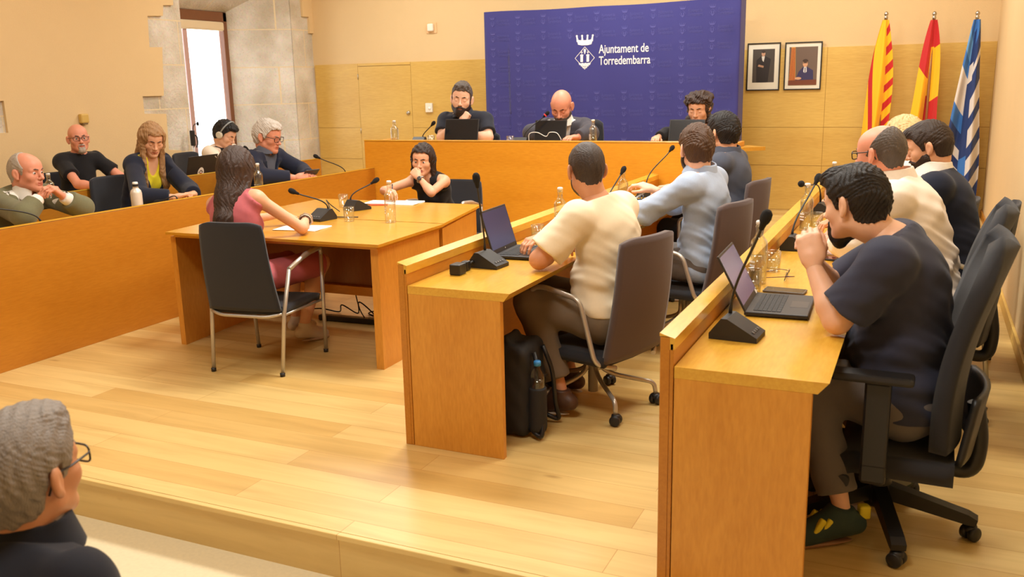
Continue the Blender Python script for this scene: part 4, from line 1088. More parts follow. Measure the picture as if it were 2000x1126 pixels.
    if shoes:
        for k in 'LR':
            g = Lg[k]; td = g['td']; an = g['an']; sd_ = np.cross(td, U); td = unit(td); lift = an[2]-floor-.085
            toe = an+td*.155*s; toe[2] = floor+.034+max(0, lift)*legs.get(k, {}).get('toelift', .0) if legs else floor+.034
            hl = an-td*.045*s; hl[2] = an[2]-.050
            Rf = np.stack([sd_, td, U], 1)
            P = [rc(an, an-U*.03, .040*s, .042*s, k=.02, cut=(an+U*.012, U)), rc(hl, toe, .037*s, .035*s, k=.03), rc(an+td*.03-U*.03, toe-td*.03, .040*s, .036*s, k=.03)]
            def sp2(x, y, z, d): return np.maximum(d, (floor+.012+max(0, 0)-z))
            V_, F_ = sdf_mesh(P, .006, post=sp2, it=2); o_ = put('shoe', mesh_np('shoe', V_-base, F_, [shoes[0]], None), root)
            if len(shoes) > 2:
                st = [('heel_tab', bx(hl-td*.028+U*.042, (.012, .013, .018), Rf, .006))]+[('side_stripe', bx(hl+td*(.085+.026*j)+U*.006+sd_*q_*.034, (.006, .007, .026), Rf @ np.array(Matrix.Rotation(.5, 3, 'X')), .004)) for j in range(3) for q_ in (-1, 1)]
                for nm_, p_ in st: V_, F_ = sdf_mesh([p_], .004, it=1); put(nm_, mesh_np(nm_, V_-base, F_, [shoes[2]], None), o_)
            P = [rc(hl-U*.018, toe-U*.016, .040*s, .038*s, k=.02)]
            zt = floor+.022
            V_, F_ = sdf_mesh(P, .006, post=lambda x, y, z, d: np.maximum(np.maximum(d, z-zt), floor+.001-z), it=1)
            if len(V_): put('sole', mesh_np('sole', V_-base, F_, [shoes[1]], None), o_)
    lo = 9.
    for o_ in root.children:
        if o_.name.split('.')[0] in ('trousers', 'skirt', 'body', 'dress', 't_shirt', 'shirt', 'polo_shirt', 'blazer', 'jacket', 'cardigan', 'suit_jacket', 'top'):
            n_ = len(o_.data.vertices); co = np.empty(n_*3, np.float32); o_.data.vertices.foreach_get('co', co); co = co.reshape(-1, 3)
            m_ = (np.hypot(co[:, 0], co[:, 1]) < .16) & (co[:, 2] > .13); lo = min(lo, co[m_, 2].min())
    SEATS[label] = (float(lo), hip.copy(), face, floor)
    if extra: extra(nrm, garment)
    return root, nrm

# ================================================================== WHO SITS WHERE
HB = hair_mat('black', (26, 21, 20)); HDB = hair_mat('dark_brown', (48, 34, 27)); HBR = hair_mat('brown', (78, 54, 38)); HGR = hair_mat('grey', (128, 120, 112))
HWH = hair_mat('white', (200, 190, 180)); HBL = hair_mat('blonde', (212, 180, 128)); HDBL = hair_mat('dark_blonde', (158, 118, 78)); HSP = hair_mat('salt_pepper', (88, 78, 72)); HSIL = hair_mat('silver', (176, 164, 152))
C_BLACK = cloth_mat('black', (30, 29, 32)); C_NAVY = cloth_mat('navy', (36, 40, 58)); C_DNAVY = cloth_mat('dark_navy', (28, 32, 48)); C_GREEN = cloth_mat('sage_tweed', (116, 112, 84), noise=.12)
C_WHITE = cloth_mat('white_shirt', (240, 234, 226)); C_CREAM = cloth_mat('cream_jersey', (240, 224, 196)); C_LBLUE = cloth_mat('pale_blue_oxford', (168, 182, 206), noise=.08); C_SLATE = cloth_mat('slate_polo', (78, 82, 96))
C_NTEE = cloth_mat('navy_tee', (54, 56, 74)); C_YEL = cloth_mat('yellow_blouse', (214, 196, 40), .6); C_PINK = cloth_mat('pink_linen', (190, 100, 106), noise=.07); C_OFFW = cloth_mat('off_white_jacket', (236, 222, 204))
C_GBLZ = cloth_mat('grey_blazer', (74, 72, 80)); C_GSHIRT = cloth_mat('grey_shirt', (92, 94, 106)); C_DOT = cloth_mat('dotted_white_shirt', (238, 226, 214), noise=.05)
C_KHAKI = cloth_mat('khaki_trousers', (122, 106, 88)); C_GREYT = cloth_mat('grey_trousers', (112, 104, 100)); C_DARKT = cloth_mat('dark_trousers', (46, 44, 48)); C_POLO = cloth_mat('charcoal_polo', (44, 46, 56)); C_DKSH = cloth_mat('foreground_black_shirt', (30, 31, 40))
S_BLK = (mat('shoe_black', rgb(34, 32, 33), .5), mat('sole_tan', rgb(170, 140, 108), .6)); S_GRN = (mat('shoe_green_suede', rgb(44, 62, 56), .8), mat('sole_gum', rgb(150, 108, 74), .6), mat('shoe_yellow', rgb(226, 206, 40), .6)); S_BRN = (mat('shoe_brown', rgb(84, 56, 40), .5), mat('sole_white', rgb(220, 208, 190), .6))
G_BLK = mat('spectacle_black', rgb(34, 26, 24), .3)
CLASP_A = dict(curl=(48, 45, 20), thumb=(25, 25)); CLASP_B = dict(curl=(55, 45, 20), thumb=(30, 30), var=3)
FLAT = dict(curl=(10, 14, 8), spread=5, thumb=(40, 15)); REST = dict(curl=(24, 30, 18), spread=3, thumb=(35, 25)); FIST = dict(curl=(75, 85, 45), thumb=(18, 45)); PINCH = dict(curl=(40, 50, 30), thumb=(20, 40), spread=2)
DTOP = dict(collar=None)
BLZ = dict(sleeve=1.96, t=.022, loose=.022, hem=-.10, lapel=True, fold=.005)
SHT = dict(sleeve=0, t=.010, hem=-.02, fold=.002)

def worn(n, nm, mb_fn, m):
    mb = MB(); TW = lambda p: Vector(tuple(to_world(np.array([p], float), n['RH'], n['head'], n['S'])[0]-n['base'])); mb_fn(mb, TW); return mb.build(nm, m, n['root'])
def headphones(n, g):
    def band(mb, TW): mb.tube([TW((.098*math.cos(a), .0+.02*math.sin(a), .018+.125*math.sin(a))) for a in np.linspace(0, PI, 18)], [.008]*18, 8)
    h = worn(n, 'headphones', band, mat('headphone_grey', rgb(150, 156, 158), .4))
    for q in (-1, 1):
        def cup(mb, TW, q=q): mb.tube([TW((q*.082, 0, -.004)), TW((q*.088, 0, -.004)), TW((q*.108, 0, -.004)), TW((q*.114, 0, -.004))], [.030, .036, .036, .026], 18)
        c = worn(n, 'ear_cup', cup, mat('headphone_cream', rgb(214, 206, 186), .5)); c.parent = h
def watch(k, dark=True):
    def fn(n, g):
        a = n['A'][k]; d = unit(a['w']-a['e']); c = a['w']-d*.012; b = n['base']; x = unit(np.cross(d, (0, 0, 1))); y = np.cross(d, x); R = .031*n['s']
        MB().tube([Vector(tuple(c+x*R*math.cos(t)+y*R*math.sin(t)-b)) for t in np.linspace(0, 2*PI, 22, endpoint=False)], .0065, 8, closed=True).build('watch_strap', mat('watch_dark', rgb(40, 34, 32), .4) if dark else mat('watch_steel', rgb(176, 172, 164), .3, .7), n['root'])
        v = unit(-a['p']); cc = c+v*(R+.004)-b; q = Vector(tuple(v)).to_track_quat('Z', 'Y').to_matrix().to_4x4(); q.translation = Vector(tuple(cc))
        MB().lathe([(0, -.003), (.017, -.003), (.018, .003), (.015, .005), (0, .005)], M=q, n=20).build('watch_case', MATS['watch_dark'] if dark else mat('watch_face', rgb(60, 62, 64), .2), n['root'])
    return fn
def bracelets(n, g):
    a = n['A']['R']; d = unit(a['w']-a['e']); b = n['base']; x = unit(np.cross(d, (0, 0, 1))); y = np.cross(d, x)
    for i, (o, R, r, c) in enumerate(((-.012, .033, .010, (150, 120, 90)), (-.034, .032, .006, (216, 200, 170)), (-.046, .032, .005, (90, 66, 52)))):
        MB().tube([Vector(tuple(a['w']+d*o+x*R*math.cos(t)+y*R*math.sin(t)*(1+.04*math.sin(t*7))-b)) for t in np.linspace(0, 2*PI, 26, endpoint=False)], [r*(1+.22*math.sin(j*2.4)) for j in range(26)], 8, closed=True).build('bracelet', mat('bracelet_%d' % c[0], rgb(*c), .6), n['root'])
# --- left side, front bench
person('person', 'man in a sage green blazer with hands clasped under his chin on the left', None, 0, tz=.742, lean=28, slump=20, head=(-5.55, 4.246, 1.076), hyaw=12, hpitch=-2, hs=1.10, s=.98, wide=1.05, belly=.03, skin='ruddy', headfwd=.05,
       arms={'R': dict(elbow=(-5.22, 3.93, .785), wrist=(-5.25, 4.08, .93), dir=(.25, .75, .62), palm=(.2, .8, -.5), hand=CLASP_A), 'L': dict(elbow=(-5.20, 4.36, .785), wrist=(-5.20, 4.22, .925), dir=(.05, -.72, .6), palm=(-.3, -.75, -.4), hand=CLASP_B)},
       shirt=(('shirt', C_WHITE), dict(SHT, sleeve=1.99, loose=.006, collar=(.068, .040, .003, .012))), top=(('blazer', C_GREEN), dict(BLZ, sleeve=1.72, vneck=(-.30, .085), seed=1)), pants=(C_DARKT, 1.9), shoes=S_BLK,
       hair=dict(l=.006, top=.004, mat=HSIL, post=dict(amp=.0015, bald=(.098, -.01))), brow=HSP, eyes='open', extra=watch('L'))
person('person', 'woman with long dark blonde hair in a dark navy blazer and yellow blouse, looking down', None, -5, tz=.742, lean=8, slump=18, head=(-5.60, 5.425, 1.224), hyaw=-22, hpitch=-24, hroll=4, hs=1.06, s=.97, wide=.94, female=True, skin='mid', headfwd=.06,
       arms={'R': dict(elbow=(-5.36, 5.02, .79), wrist=(-5.17, 5.17, .79), dir=(.35, .9, .12), palm=(.2, .2, -1), hand=CLASP_A), 'L': dict(elbow=(-5.34, 5.50, .79), wrist=(-5.15, 5.36, .80), dir=(.3, -.9, .12), palm=(0, -.3, -1), hand=CLASP_B)},
       shirt=(('blouse', C_YEL), dict(SHT, neckcut=.02, scoop=(.055, .14, .14, .10))), top=(('blazer', C_DNAVY), dict(BLZ, sleeve=1.86, vneck=(-.42, .10), seed=2)), pants=(C_DARKT, 1.9), shoes=S_BLK,
       hair=dict(l=.016, top=.014, mat=HDBL, post=dict(side=(.058, .2), hl=([-.12, -.05, .0, .03, .05, .072, .12], [-.5, -.5, -.3, -.05, .03, .070, .078]), amp=.003, fr=300, wav=(1, .2, .1)),
                 fall=[lambda loc, c7, f, r, d, S: [rc((q*.074, .0, .03), loc(c7+r*q*.075-d*.02+f*.055), .030, .030, k=.03) for q in (-1, 1)]+[rc(loc(c7+r*q*.075-d*.02+f*.055), loc(c7+r*q*.085-d*.17+f*.165), .034, .026, k=.03) for q in (-1, 1)]+[rc(loc(c7+r*q*.085-d*.17+f*.165), loc(c7+r*q*.08-d*.25+f*.175), .026, .012, k=.02) for q in (-1, 1)]+[rc((0, -.07, 0), loc(c7-f*.09-d*.10), .065, .05, k=.04)]]), brow=HDB, eyes='down')
person('person', 'white haired man with dark glasses in a navy blazer holding a phone', None, 2, tz=.742, lean=10, slump=14, head=(-5.50, 6.719, 1.174), hyaw=2, hpitch=-14, hs=1.17, s=1.0, wide=1.05, belly=.04, skin='ruddy', headfwd=.05,
       arms={'R': dict(elbow=(-5.38, 6.44, .79), wrist=(-5.17, 6.64, .81), dir=(.75, .6, .15), palm=(-.2, .5, -.6), hand=PINCH), 'L': dict(elbow=(-5.38, 7.02, .79), wrist=(-5.17, 6.86, .80), dir=(.8, -.5, .1), palm=(0, -.5, -.8), hand=REST)},
       shirt=(('shirt', C_GSHIRT), dict(SHT, collar=(.070, .040, .003, .015))), top=(('blazer', C_NAVY), dict(BLZ, sleeve=1.84, vneck=(-.34, .09), seed=3)), pants=(C_DARKT, 1.9), shoes=S_BLK,
       hair=dict(l=.019, top=.016, fl=.014, mat=HWH, add=[el((0, .055, .088), (.055, .035, .026), k=.03), el((.03, .07, .078), (.03, .022, .018), k=.02)], post=dict(amp=.004, fr=260)), brow=HSIL, glasses=(G_BLK, .026, .019, .0024), eyes='down')
# --- left side, rear bench
person('person', 'bald man with glasses and grey goatee in a black t-shirt at the rear bench', None, -8, tz=.742, lean=4, slump=8, head=(-6.85, 5.796, 1.205), hyaw=-22, hpitch=2, hroll=-2, hs=1.05, s=.98, wide=.95, belly=.02, skin='ruddy',
       arms={'R': dict(elbow=(-6.62, 5.54, .83), wrist=(-6.45, 5.60, .79), dir=(.55, .8, 0), palm=(0, 0, -1), hand=REST), 'L': dict(elbow=(-6.62, 6.04, .83), wrist=(-6.44, 5.88, .79), dir=(.4, -.9, 0), palm=(0, 0, -1), hand=REST)},
       top=(('t_shirt', C_BLACK), dict(sleeve=.62, loose=.022, t=.013, hem=-.06, seed=4, fold=.005)), pants=(C_DARKT, 1.9), shoes=S_BLK, brow=HSP, beard=(HSIL, .006), beard_full=False, glasses=(G_BLK, .026, .016, .0022), eyes='open')
person('person', 'person with short dark hair and headphones in an off-white jacket at the rear bench', None, 2, tz=.742, lean=14, slump=20, head=(-6.80, 7.611, 1.14), hyaw=6, hpitch=-28, hs=1.12, s=.98, skin='fair', headfwd=.06,
       arms={'R': dict(elbow=(-6.62, 7.34, .80), wrist=(-6.52, 7.40, .80), dir=(.95, .1, 0), palm=(0, 0, -1), hand=REST), 'L': dict(elbow=(-6.62, 7.92, .80), wrist=(-6.48, 7.88, .80), dir=(.9, .2, 0), palm=(0, 0, -1), hand=REST)},
       shirt=(('top', C_BLACK), dict(SHT)), top=(('jacket', C_OFFW), dict(BLZ, sleeve=1.86, vneck=(-.42, .085), seed=5)), pants=(C_DARKT, 1.9), shoes=S_BLK,
       hair=dict(l=.016, top=.020, fl=.02, mat=HB, add=[el((0, .07, .092), (.05, .03, .026), k=.03)], post=dict(amp=.004, fr=280)), brow=HB, eyes='down', extra=headphones)
# --- middle tables
person('person', 'woman with long brown hair in a sleeveless pink dress, back to the camera', None, 98, tz=.744, lean=4, slump=11, side=-8, head=(-3.645, 4.15, 1.135), hyaw=4, hpitch=-18, hs=1.09, s=.94, female=True, skin='mid', headfwd=.05,
       arms={'R': dict(elbow=(-3.325, 4.30, .745), wrist=(-3.46, 4.52, .775), dir=(-.55, .8, .05), palm=(0, .1, -1), hand=REST), 'L': dict(elbow=(-3.93, 4.40, .76), wrist=(-3.72, 4.55, .775), dir=(.7, .7, 0), palm=(0, 0, -1), hand=REST)}, headup=.138,
       legs={'R': dict(knee=(-3.42, 4.58, .52), ankle=(-3.53, 4.52, .125), toe=(.3, 1, 0)), 'L': dict(knee=(-3.66, 4.60, .50), ankle=(-3.70, 4.66, .125), toe=(.05, 1, 0))},
       top=(('dress', C_PINK), dict(drape=False, sleeve=0, t=.008, hem=-.10, fold=.003, neckcut=.028, seed=6, cutfn=lambda u, v, q, d: np.maximum(d, (np.abs(u)-.118)-np.clip(-.02-v, 0, .6)*.9))), pants=(C_PINK, .98, True), shoes=(mat('sandal_cream', rgb(214, 196, 172), .6), mat('sole_cork', rgb(190, 160, 130), .7)),
       hair=dict(l=.020, top=.016, mat=hair_mat('long_brown', (62, 44, 36)), post=dict(hl=([-.12, -.05, .0, .03, .05, .072, .12], [-.6, -.6, -.4, -.06, .03, .066, .078]), side=(.055, .06), amp=.0018, fr=420, wav=(1, .2, .1)),
                 fall=[lambda loc, c7, f, r, d, S: [rc((0, -.055, .0), loc(c7-f*.065-d*.05), .074, .070, k=.04), rc(loc(c7-f*.06+r*.005-d*.03), loc(c7-f*.10-d*.17-r*.005), .068, .056, k=.04), rc(loc(c7-f*.10-d*.17-r*.005), loc(c7-f*.115-d*.31-r*.02), .054, .026, k=.04), rc((.072, .0, .0), loc(c7+r*.075-f*.02-d*.02), .03, .03, k=.04), rc(loc(c7+r*.075-f*.02-d*.02), loc(c7+r*.10+f*.05-d*.16), .032, .018, k=.03), rc((-.072, 0, 0), loc(c7-r*.07-f*.03-d*.05), .032, .032, k=.04)]]), brow=HDB, eyes='down', extra=bracelets)
person('person', 'woman in a sleeveless black top resting her chin on her hand at the far table', None, 272, tz=.746, lean=26, slump=18, head=(-3.666, 6.35, 1.014), hyaw=10, hpitch=-8, hroll=3, hs=1.10, s=.93, female=True, skin='mid', headfwd=.06,
       arms={'L': dict(elbow=(-3.46, 6.10, .755), wrist=(-3.585, 6.15, .885), dir=(-.72, .18, .62), palm=(-.3, .75, -.2), hand=dict(curl=(60, 70, 40), thumb=(30, 30))), 'R': dict(elbow=(-3.90, 6.12, .76), wrist=(-3.70, 5.86, .775), dir=(.75, -.65, 0), palm=(.2, 0, -1), hand=PINCH)},
       top=(('top', C_BLACK), dict(drape=False, sleeve=0, t=.009, hem=-.06, fold=.002, neckcut=.02, seed=7, scoop=(.05, .17, .16, .12), cutfn=lambda u, v, q, d: np.maximum(d, (np.abs(u)-.105)-np.clip(-.03-v, 0, .6)*.9))), pants=(C_BLACK, 1.9), shoes=S_BLK,
       hair=dict(l=.017, top=.013, mat=HDB, post=dict(hl=([-.12, -.05, .0, .03, .05, .072, .12], [-.15, -.15, -.15, -.10, .035, .074, .082]), side=(.06, .055), amp=.003, fr=300, wav=(1, .2, .1)),
                 add=[rc((q*.078, -.015, .02), (q*.082, -.005, -.12), .026, .020, k=.03) for q in (-1, 1)]+[rc((0, -.07, 0), (0, -.075, -.12), .06, .05, k=.04)]), brow=HB, eyes='open', lipc=(176, 96, 90), extra=watch('L', False))
# --- high bench
person('person', 'bearded man in a charcoal polo resting his chin on his fist behind the high bench', None, 274, tz=1.047, lean=12, slump=14, head=(-4.143, 7.98, 1.464), hyaw=16, hpitch=-6, hroll=6, hs=1.16, s=1.05, wide=1.16, belly=.04, skin='fair', floor=.28, headfwd=.05,
       arms={'R': dict(elbow=(-4.33, 7.88, 1.08), wrist=(-4.10, 7.87, 1.235), dir=(.35, .35, .85), palm=(-.1, .9, -.35), hand=FIST), 'L': dict(elbow=(-3.84, 7.93, 1.085), wrist=(-4.03, 7.84, 1.07), dir=(-.9, -.2, 0), palm=(0, 0, -1), hand=REST)},
       top=(('polo_shirt', C_POLO), dict(sleeve=.72, loose=.022, t=.014, seed=8, collar=(.074, .036, .0035, .012))), pants=(C_DARKT, 1.9), shoes=S_BLK,
       hair=dict(l=.008, top=.022, fl=.016, mat=HSP, add=[el((0, .055, .108), (.052, .038, .020), k=.03)], post=dict(amp=.003, fr=300)), brow=HB, beard=(HDB, .010, .012), eyes='down')
person('person', 'bald man in a grey blazer and white shirt looking down behind the high bench', None, 270, tz=1.047, lean=20, slump=20, head=(-3.09, 7.95, 1.385), hyaw=6, hpitch=-30, hs=1.14, s=1.04, wide=1.08, skin='ruddy', floor=.28, headfwd=.07,
       arms={'R': dict(elbow=(-3.38, 7.90, 1.085), wrist=(-3.17, 7.85, 1.075), dir=(.95, .0, 0), palm=(0, 0, -1), hand=REST), 'L': dict(elbow=(-2.78, 7.86, 1.085), wrist=(-2.85, 7.72, 1.075), dir=(-.35, -.9, .05), palm=(0, 0, -1), hand=REST)},
       shirt=(('shirt', C_WHITE), dict(SHT, collar=(.070, .038, .003, .02))), top=(('blazer', C_GBLZ), dict(BLZ, sleeve=1.90, vneck=(-.32, .08), seed=9)), pants=(C_DARKT, 1.9), shoes=S_BLK,
       brow=HDB, beard=(HSP, .0035), eyes='down')
person('person', 'woman with dark curly hair in a black cardigan behind the high bench', None, 268, tz=1.047, lean=22, slump=16, head=(-1.824, 8.00, 1.349), hyaw=-2, hpitch=-14, hs=1.12, s=.98, female=True, skin='mid', floor=.28, headfwd=.05,
       arms={'R': dict(elbow=(-2.08, 7.88, 1.09), wrist=(-2.12, 7.74, 1.08), dir=(.1, -1, 0), palm=(0, 0, -1), hand=REST), 'L': dict(elbow=(-1.56, 7.88, 1.085), wrist=(-1.63, 7.86, 1.075), dir=(-.8, -.3, 0), palm=(0, 0, -1), hand=REST)},
       top=(('cardigan', C_BLACK), dict(sleeve=1.8, t=.014, loose=.018, seed=10, neckcut=.03, scoop=(.05, .12, .16, .12))), pants=(C_DARKT, 1.9), shoes=S_BLK,
       hair=dict(mat=hair_mat('curly_brown', (62, 44, 36)), prims=hair_prims(.020, .020, .012)+[sp((math.cos(a)*.088*(1-.15*j), -.02+math.sin(a)*.088, .075-j*.045), .024+.006*((i*7+j*3) % 3), k=.012) for j in range(5) for i, a in enumerate(np.linspace(PI*.93 if j > 1 else 0, PI*2.07 if j > 1 else 2*PI, 11 if j > 1 else 13)) if not (j == 1 and .2 < a < 2.9)]+[sp((q*(.085+.006*k), -.02, -.08-.03*k), .026, k=.012) for q in (-1, 1) for k in range(2)],
                 post=dict(hl=([-.12, -.05, .0, .03, .05, .072, .12], [-.2, -.2, -.2, -.04, .04, .060, .068]), side=(.062, .05), amp=.007, fr=150)), brow=HDB, eyes='down', lipc=(170, 92, 88))
# --- middle right bench
person('person', 'man with cropped dark hair in a cream t-shirt leaning on the middle bench', None, 168, tz=.742, lean=-1, slump=15, head=(-1.470, 4.10, 1.180), hyaw=-42, hpitch=-4, hs=1.0, s=1.04, wide=1.14, belly=.03, skin='tan', headfwd=.07,
       arms={'L': dict(elbow=(-1.585, 3.775, .79), wrist=(-1.57, 3.98, .785), dir=(.12, .98, 0), palm=(0, 0, -1), hand=REST), 'R': dict(elbow=(-1.60, 4.42, .79), wrist=(-1.74, 4.22, .80), dir=(-.3, -.95, 0), palm=(0, 0, -1), hand=REST)},
       legs={'L': dict(knee=(-1.70, 3.93, .55), ankle=(-1.52, 3.88, .13), toe=(-1, .1, 0)), 'R': dict(knee=(-1.74, 4.2, .55), ankle=(-1.60, 4.22, .12))},
       top=(('t_shirt', C_CREAM), dict(sleeve=.82, loose=.034, t=.017, hem=-.05, seed=11, fold=.008, vox=.006) if False else dict(sleeve=.82, loose=.034, t=.018, hem=.03, seed=11, fold=.008, h=.0065)), pants=(C_KHAKI, 1.86), shoes=S_BRN,
       hair=dict(l=.0045, top=.007, mat=hair_mat('cropped_brown', (62, 50, 44)), post=dict(amp=.001, fr=500)), brow=HDB, beard=(HDB, .0022), eyes='open')
person('person', 'brown haired bearded man in a pale blue shirt at the middle bench', None, 170, tz=.742, lean=-4, slump=11, head=(-1.218, 5.30, 1.198), hyaw=-46, hpitch=-4, hs=1.09, s=1.0, wide=1.06, skin='fair', headfwd=.045,
       arms={'L': dict(elbow=(-1.47, 5.12, .76), wrist=(-1.62, 5.30, .79), dir=(-.7, .7, 0), palm=(0, 0, -1), hand=REST), 'R': dict(elbow=(-1.40, 5.52, .80), wrist=(-1.50, 5.44, .93), dir=(-.75, .1, .25), palm=(-.3, .2, -.9), hand=REST)},
       top=(('shirt', C_LBLUE), dict(sleeve=1.75, loose=.026, t=.016, hem=-.10, seed=12, fold=.010, h=.0065, collar=(.072, .040, .0035, .012))), pants=(C_GREYT, 1.88), shoes=S_BLK,
       hair=dict(l=.014, top=.017, fl=.012, mat=HBR, post=dict(amp=.003, fr=300)), brow=HBR, beard=(HDB, .012, .02), eyes='open')
person('person', 'dark haired man in a slate grey polo at the far end of the middle bench', None, 174, tz=.742, lean=-3, slump=11, head=(-1.307, 6.50, 1.225), hyaw=-30, hpitch=-4, hs=1.06, s=1.02, wide=1.04, skin='mid', headfwd=.05,
       arms={'L': dict(elbow=(-1.50, 6.30, .80), wrist=(-1.60, 6.44, .79), dir=(-.2, .95, 0), palm=(0, 0, -1), hand=REST), 'R': dict(elbow=(-1.50, 6.72, .80), wrist=(-1.68, 6.62, .79), dir=(-.8, -.3, 0), palm=(0, 0, -1), hand=REST)},
       top=(('polo_shirt', C_SLATE), dict(sleeve=.8, loose=.022, t=.014, hem=-.08, seed=13, fold=.005, collar=(.070, .036, .0035, .012))), pants=(C_DARKT, 1.9), shoes=S_BLK,
       hair=dict(l=.016, top=.020, fl=.020, mat=HB, add=[el((0, .07, .085), (.055, .03, .03), k=.03)], post=dict(amp=.003, fr=280)), brow=HB, beard=(HDB, .004), eyes='down')
# --- right benches
person('person', 'dark haired bearded man in a navy t-shirt with hands clasped, nearest on the right', None, 176, tz=.742, lean=-2, slump=16, head=(-.205, 3.30, 1.162), hyaw=-27, hpitch=-12, hs=.97, s=1.06, wide=1.12, belly=.03, skin='fair', headfwd=.125, headup=.105,
       arms={'L': dict(elbow=(-.225, 3.09, .775), wrist=(-.315, 3.185, .945), dir=(-.25, .30, .9), palm=(-.1, .95, -.2), hand=CLASP_A), 'R': dict(elbow=(-.27, 3.56, .775), wrist=(-.325, 3.335, .935), dir=(-.15, -.35, .9), palm=(-.2, -.95, -.2), hand=CLASP_B)},
       legs={'L': dict(knee=(-.32, 3.14, .57), ankle=(-.17, 3.07, .13), toe=(-.95, -.45, 0)), 'R': dict(knee=(-.32, 3.50, .57), ankle=(-.03, 3.55, .13), toe=(-1, .1, 0))},
       top=(('t_shirt', C_NTEE), dict(sleeve=.80, loose=.028, t=.020, hem=-.03, seed=14, fold=.008, h=.006)), pants=(C_GREYT, 1.86), shoes=S_GRN,
       hair=dict(l=.010, top=.012, fl=.016, h=.0025, mat=hair_mat('near_black', (32, 26, 24)), add=[el((0, .062, .096), (.058, .042, .030), k=.03)], post=dict(amp=.003, fr=320)), brow=HB, beard=(HB, .006, .03), beard_full=False, eyes='open')
person('person', 'balding man with dark glasses in a white dotted shirt on the right', None, 174, tz=.742, lean=8, slump=16, head=(-.190, 4.60, 1.235), hyaw=-24, hpitch=-6, hs=.98, s=1.07, wide=1.12, belly=.04, skin='ruddy', headfwd=.08, headup=.13,
       arms={'L': dict(elbow=(-.28, 4.36, .79), wrist=(-.38, 4.50, .785), dir=(-.35, .9, 0), palm=(0, 0, -1), hand=REST), 'R': dict(elbow=(-.28, 4.96, .79), wrist=(-.33, 4.92, .785), dir=(-.5, -.8, 0), palm=(0, 0, -1), hand=REST)},
       top=(('shirt', C_DOT), dict(sleeve=1.5, loose=.028, t=.018, hem=-.12, seed=15, fold=.010, h=.0065, collar=(.074, .040, .0035, .012))), pants=(C_GREYT, 1.9), shoes=S_BLK,
       hair=dict(l=.006, top=.004, mat=HSP, post=dict(amp=.0015, bald=(.100, -.05))), brow=HSP, glasses=(G_BLK, .026, .018, .0026), eyes='open')
person('person', 'dark haired bearded man in a dark navy suit looking down on the right', None, 176, tz=.742, lean=8, slump=14, head=(.015, 5.40, 1.212), hyaw=0, hpitch=-18, hs=.99, s=1.03, wide=1.04, skin='mid', headfwd=.05,
       arms={'L': dict(wrist=(-.34, 5.22, .79), dir=(-.95, -.1, 0), palm=(0, 0, -1), hand=REST), 'R': dict(wrist=(-.38, 5.56, .79), dir=(-.9, -.3, 0), palm=(0, 0, -1), hand=REST)},
       shirt=(('shirt', C_WHITE), dict(SHT, collar=(.072, .046, .003, .012))), top=(('suit_jacket', C_DNAVY), dict(BLZ, vneck=(-.34, .075), seed=16)), pants=(C_DNAVY, 1.9), shoes=S_BLK,
       hair=dict(l=.014, top=.018, fl=.018, mat=HDB, add=[el((0, .066, .092), (.056, .036, .026), k=.03)], post=dict(amp=.002, fr=280)), brow=HB, beard=(HDB, .007), eyes='down')
person('person', 'person with blonde bobbed hair in a cream jacket, half hidden behind the suit', None, 176, tz=.742, lean=8, slump=14, head=(-.125, 6.20, 1.205), hyaw=-50, hpitch=-6, hs=1.12, s=.98, female=True, skin='fair', headfwd=.05,
       arms={'L': dict(wrist=(-.34, 6.10, .79), dir=(-.4, .9, 0), palm=(0, 0, -1), hand=REST), 'R': dict(wrist=(-.46, 6.34, .79), dir=(-.9, -.2, 0), palm=(0, 0, -1), hand=REST)},
       top=(('jacket', C_OFFW), dict(sleeve=1.9, t=.02, loose=.02, hem=-.08, seed=17)), pants=(C_DARKT, 1.9), shoes=S_BLK,
       hair=dict(l=.020, top=.016, mat=HBL, post=dict(hl=([-.12, -.05, .0, .03, .05, .072, .12], [-.17, -.17, -.17, -.10, .03, .066, .078]), amp=.003, fr=300, wav=(1, .2, .1)),
                 add=[rc((q*.078, -.015, .02), (q*.084, -.01, -.11), .028, .022, k=.03) for q in (-1, 1)]+[rc((0, -.07, 0), (0, -.075, -.13), .066, .056, k=.04)]), brow=HDBL, eyes='down')
# --- audience
person('person', 'grey haired man with dark glasses in the audience, seen from behind at the lower left', None, 88, lean=20, slump=14, head=(-1.64, 1.16, .825), hyaw=9, hpitch=2, hs=1.06, s=1.0, wide=1.05, skin='tan', floor=ZL,
       arms={k: dict(wrist=(-1.70+q, 1.42, .30), dir=(0, 1, -.1), palm=(0, 0, -1), hand=REST) for k, q in (('L', -.12), ('R', .14))},
       top=(('shirt', C_DKSH), dict(sleeve=1.8, t=.016, loose=.02, seed=18, collar=(.074, .030, .004, .012))), pants=(C_DARKT, 1.9), shoes=S_BLK,
       hair=dict(l=.014, top=.012, fl=.010, h=.0025, mat=hair_mat('grey_brown', (136, 126, 118)), add=[el((0, .045, .105), (.05, .05, .016), k=.03)], post=dict(amp=.0016, fr=560)), brow=HGR, glasses=(G_BLK, .027, .019, .0022), eyes='open')

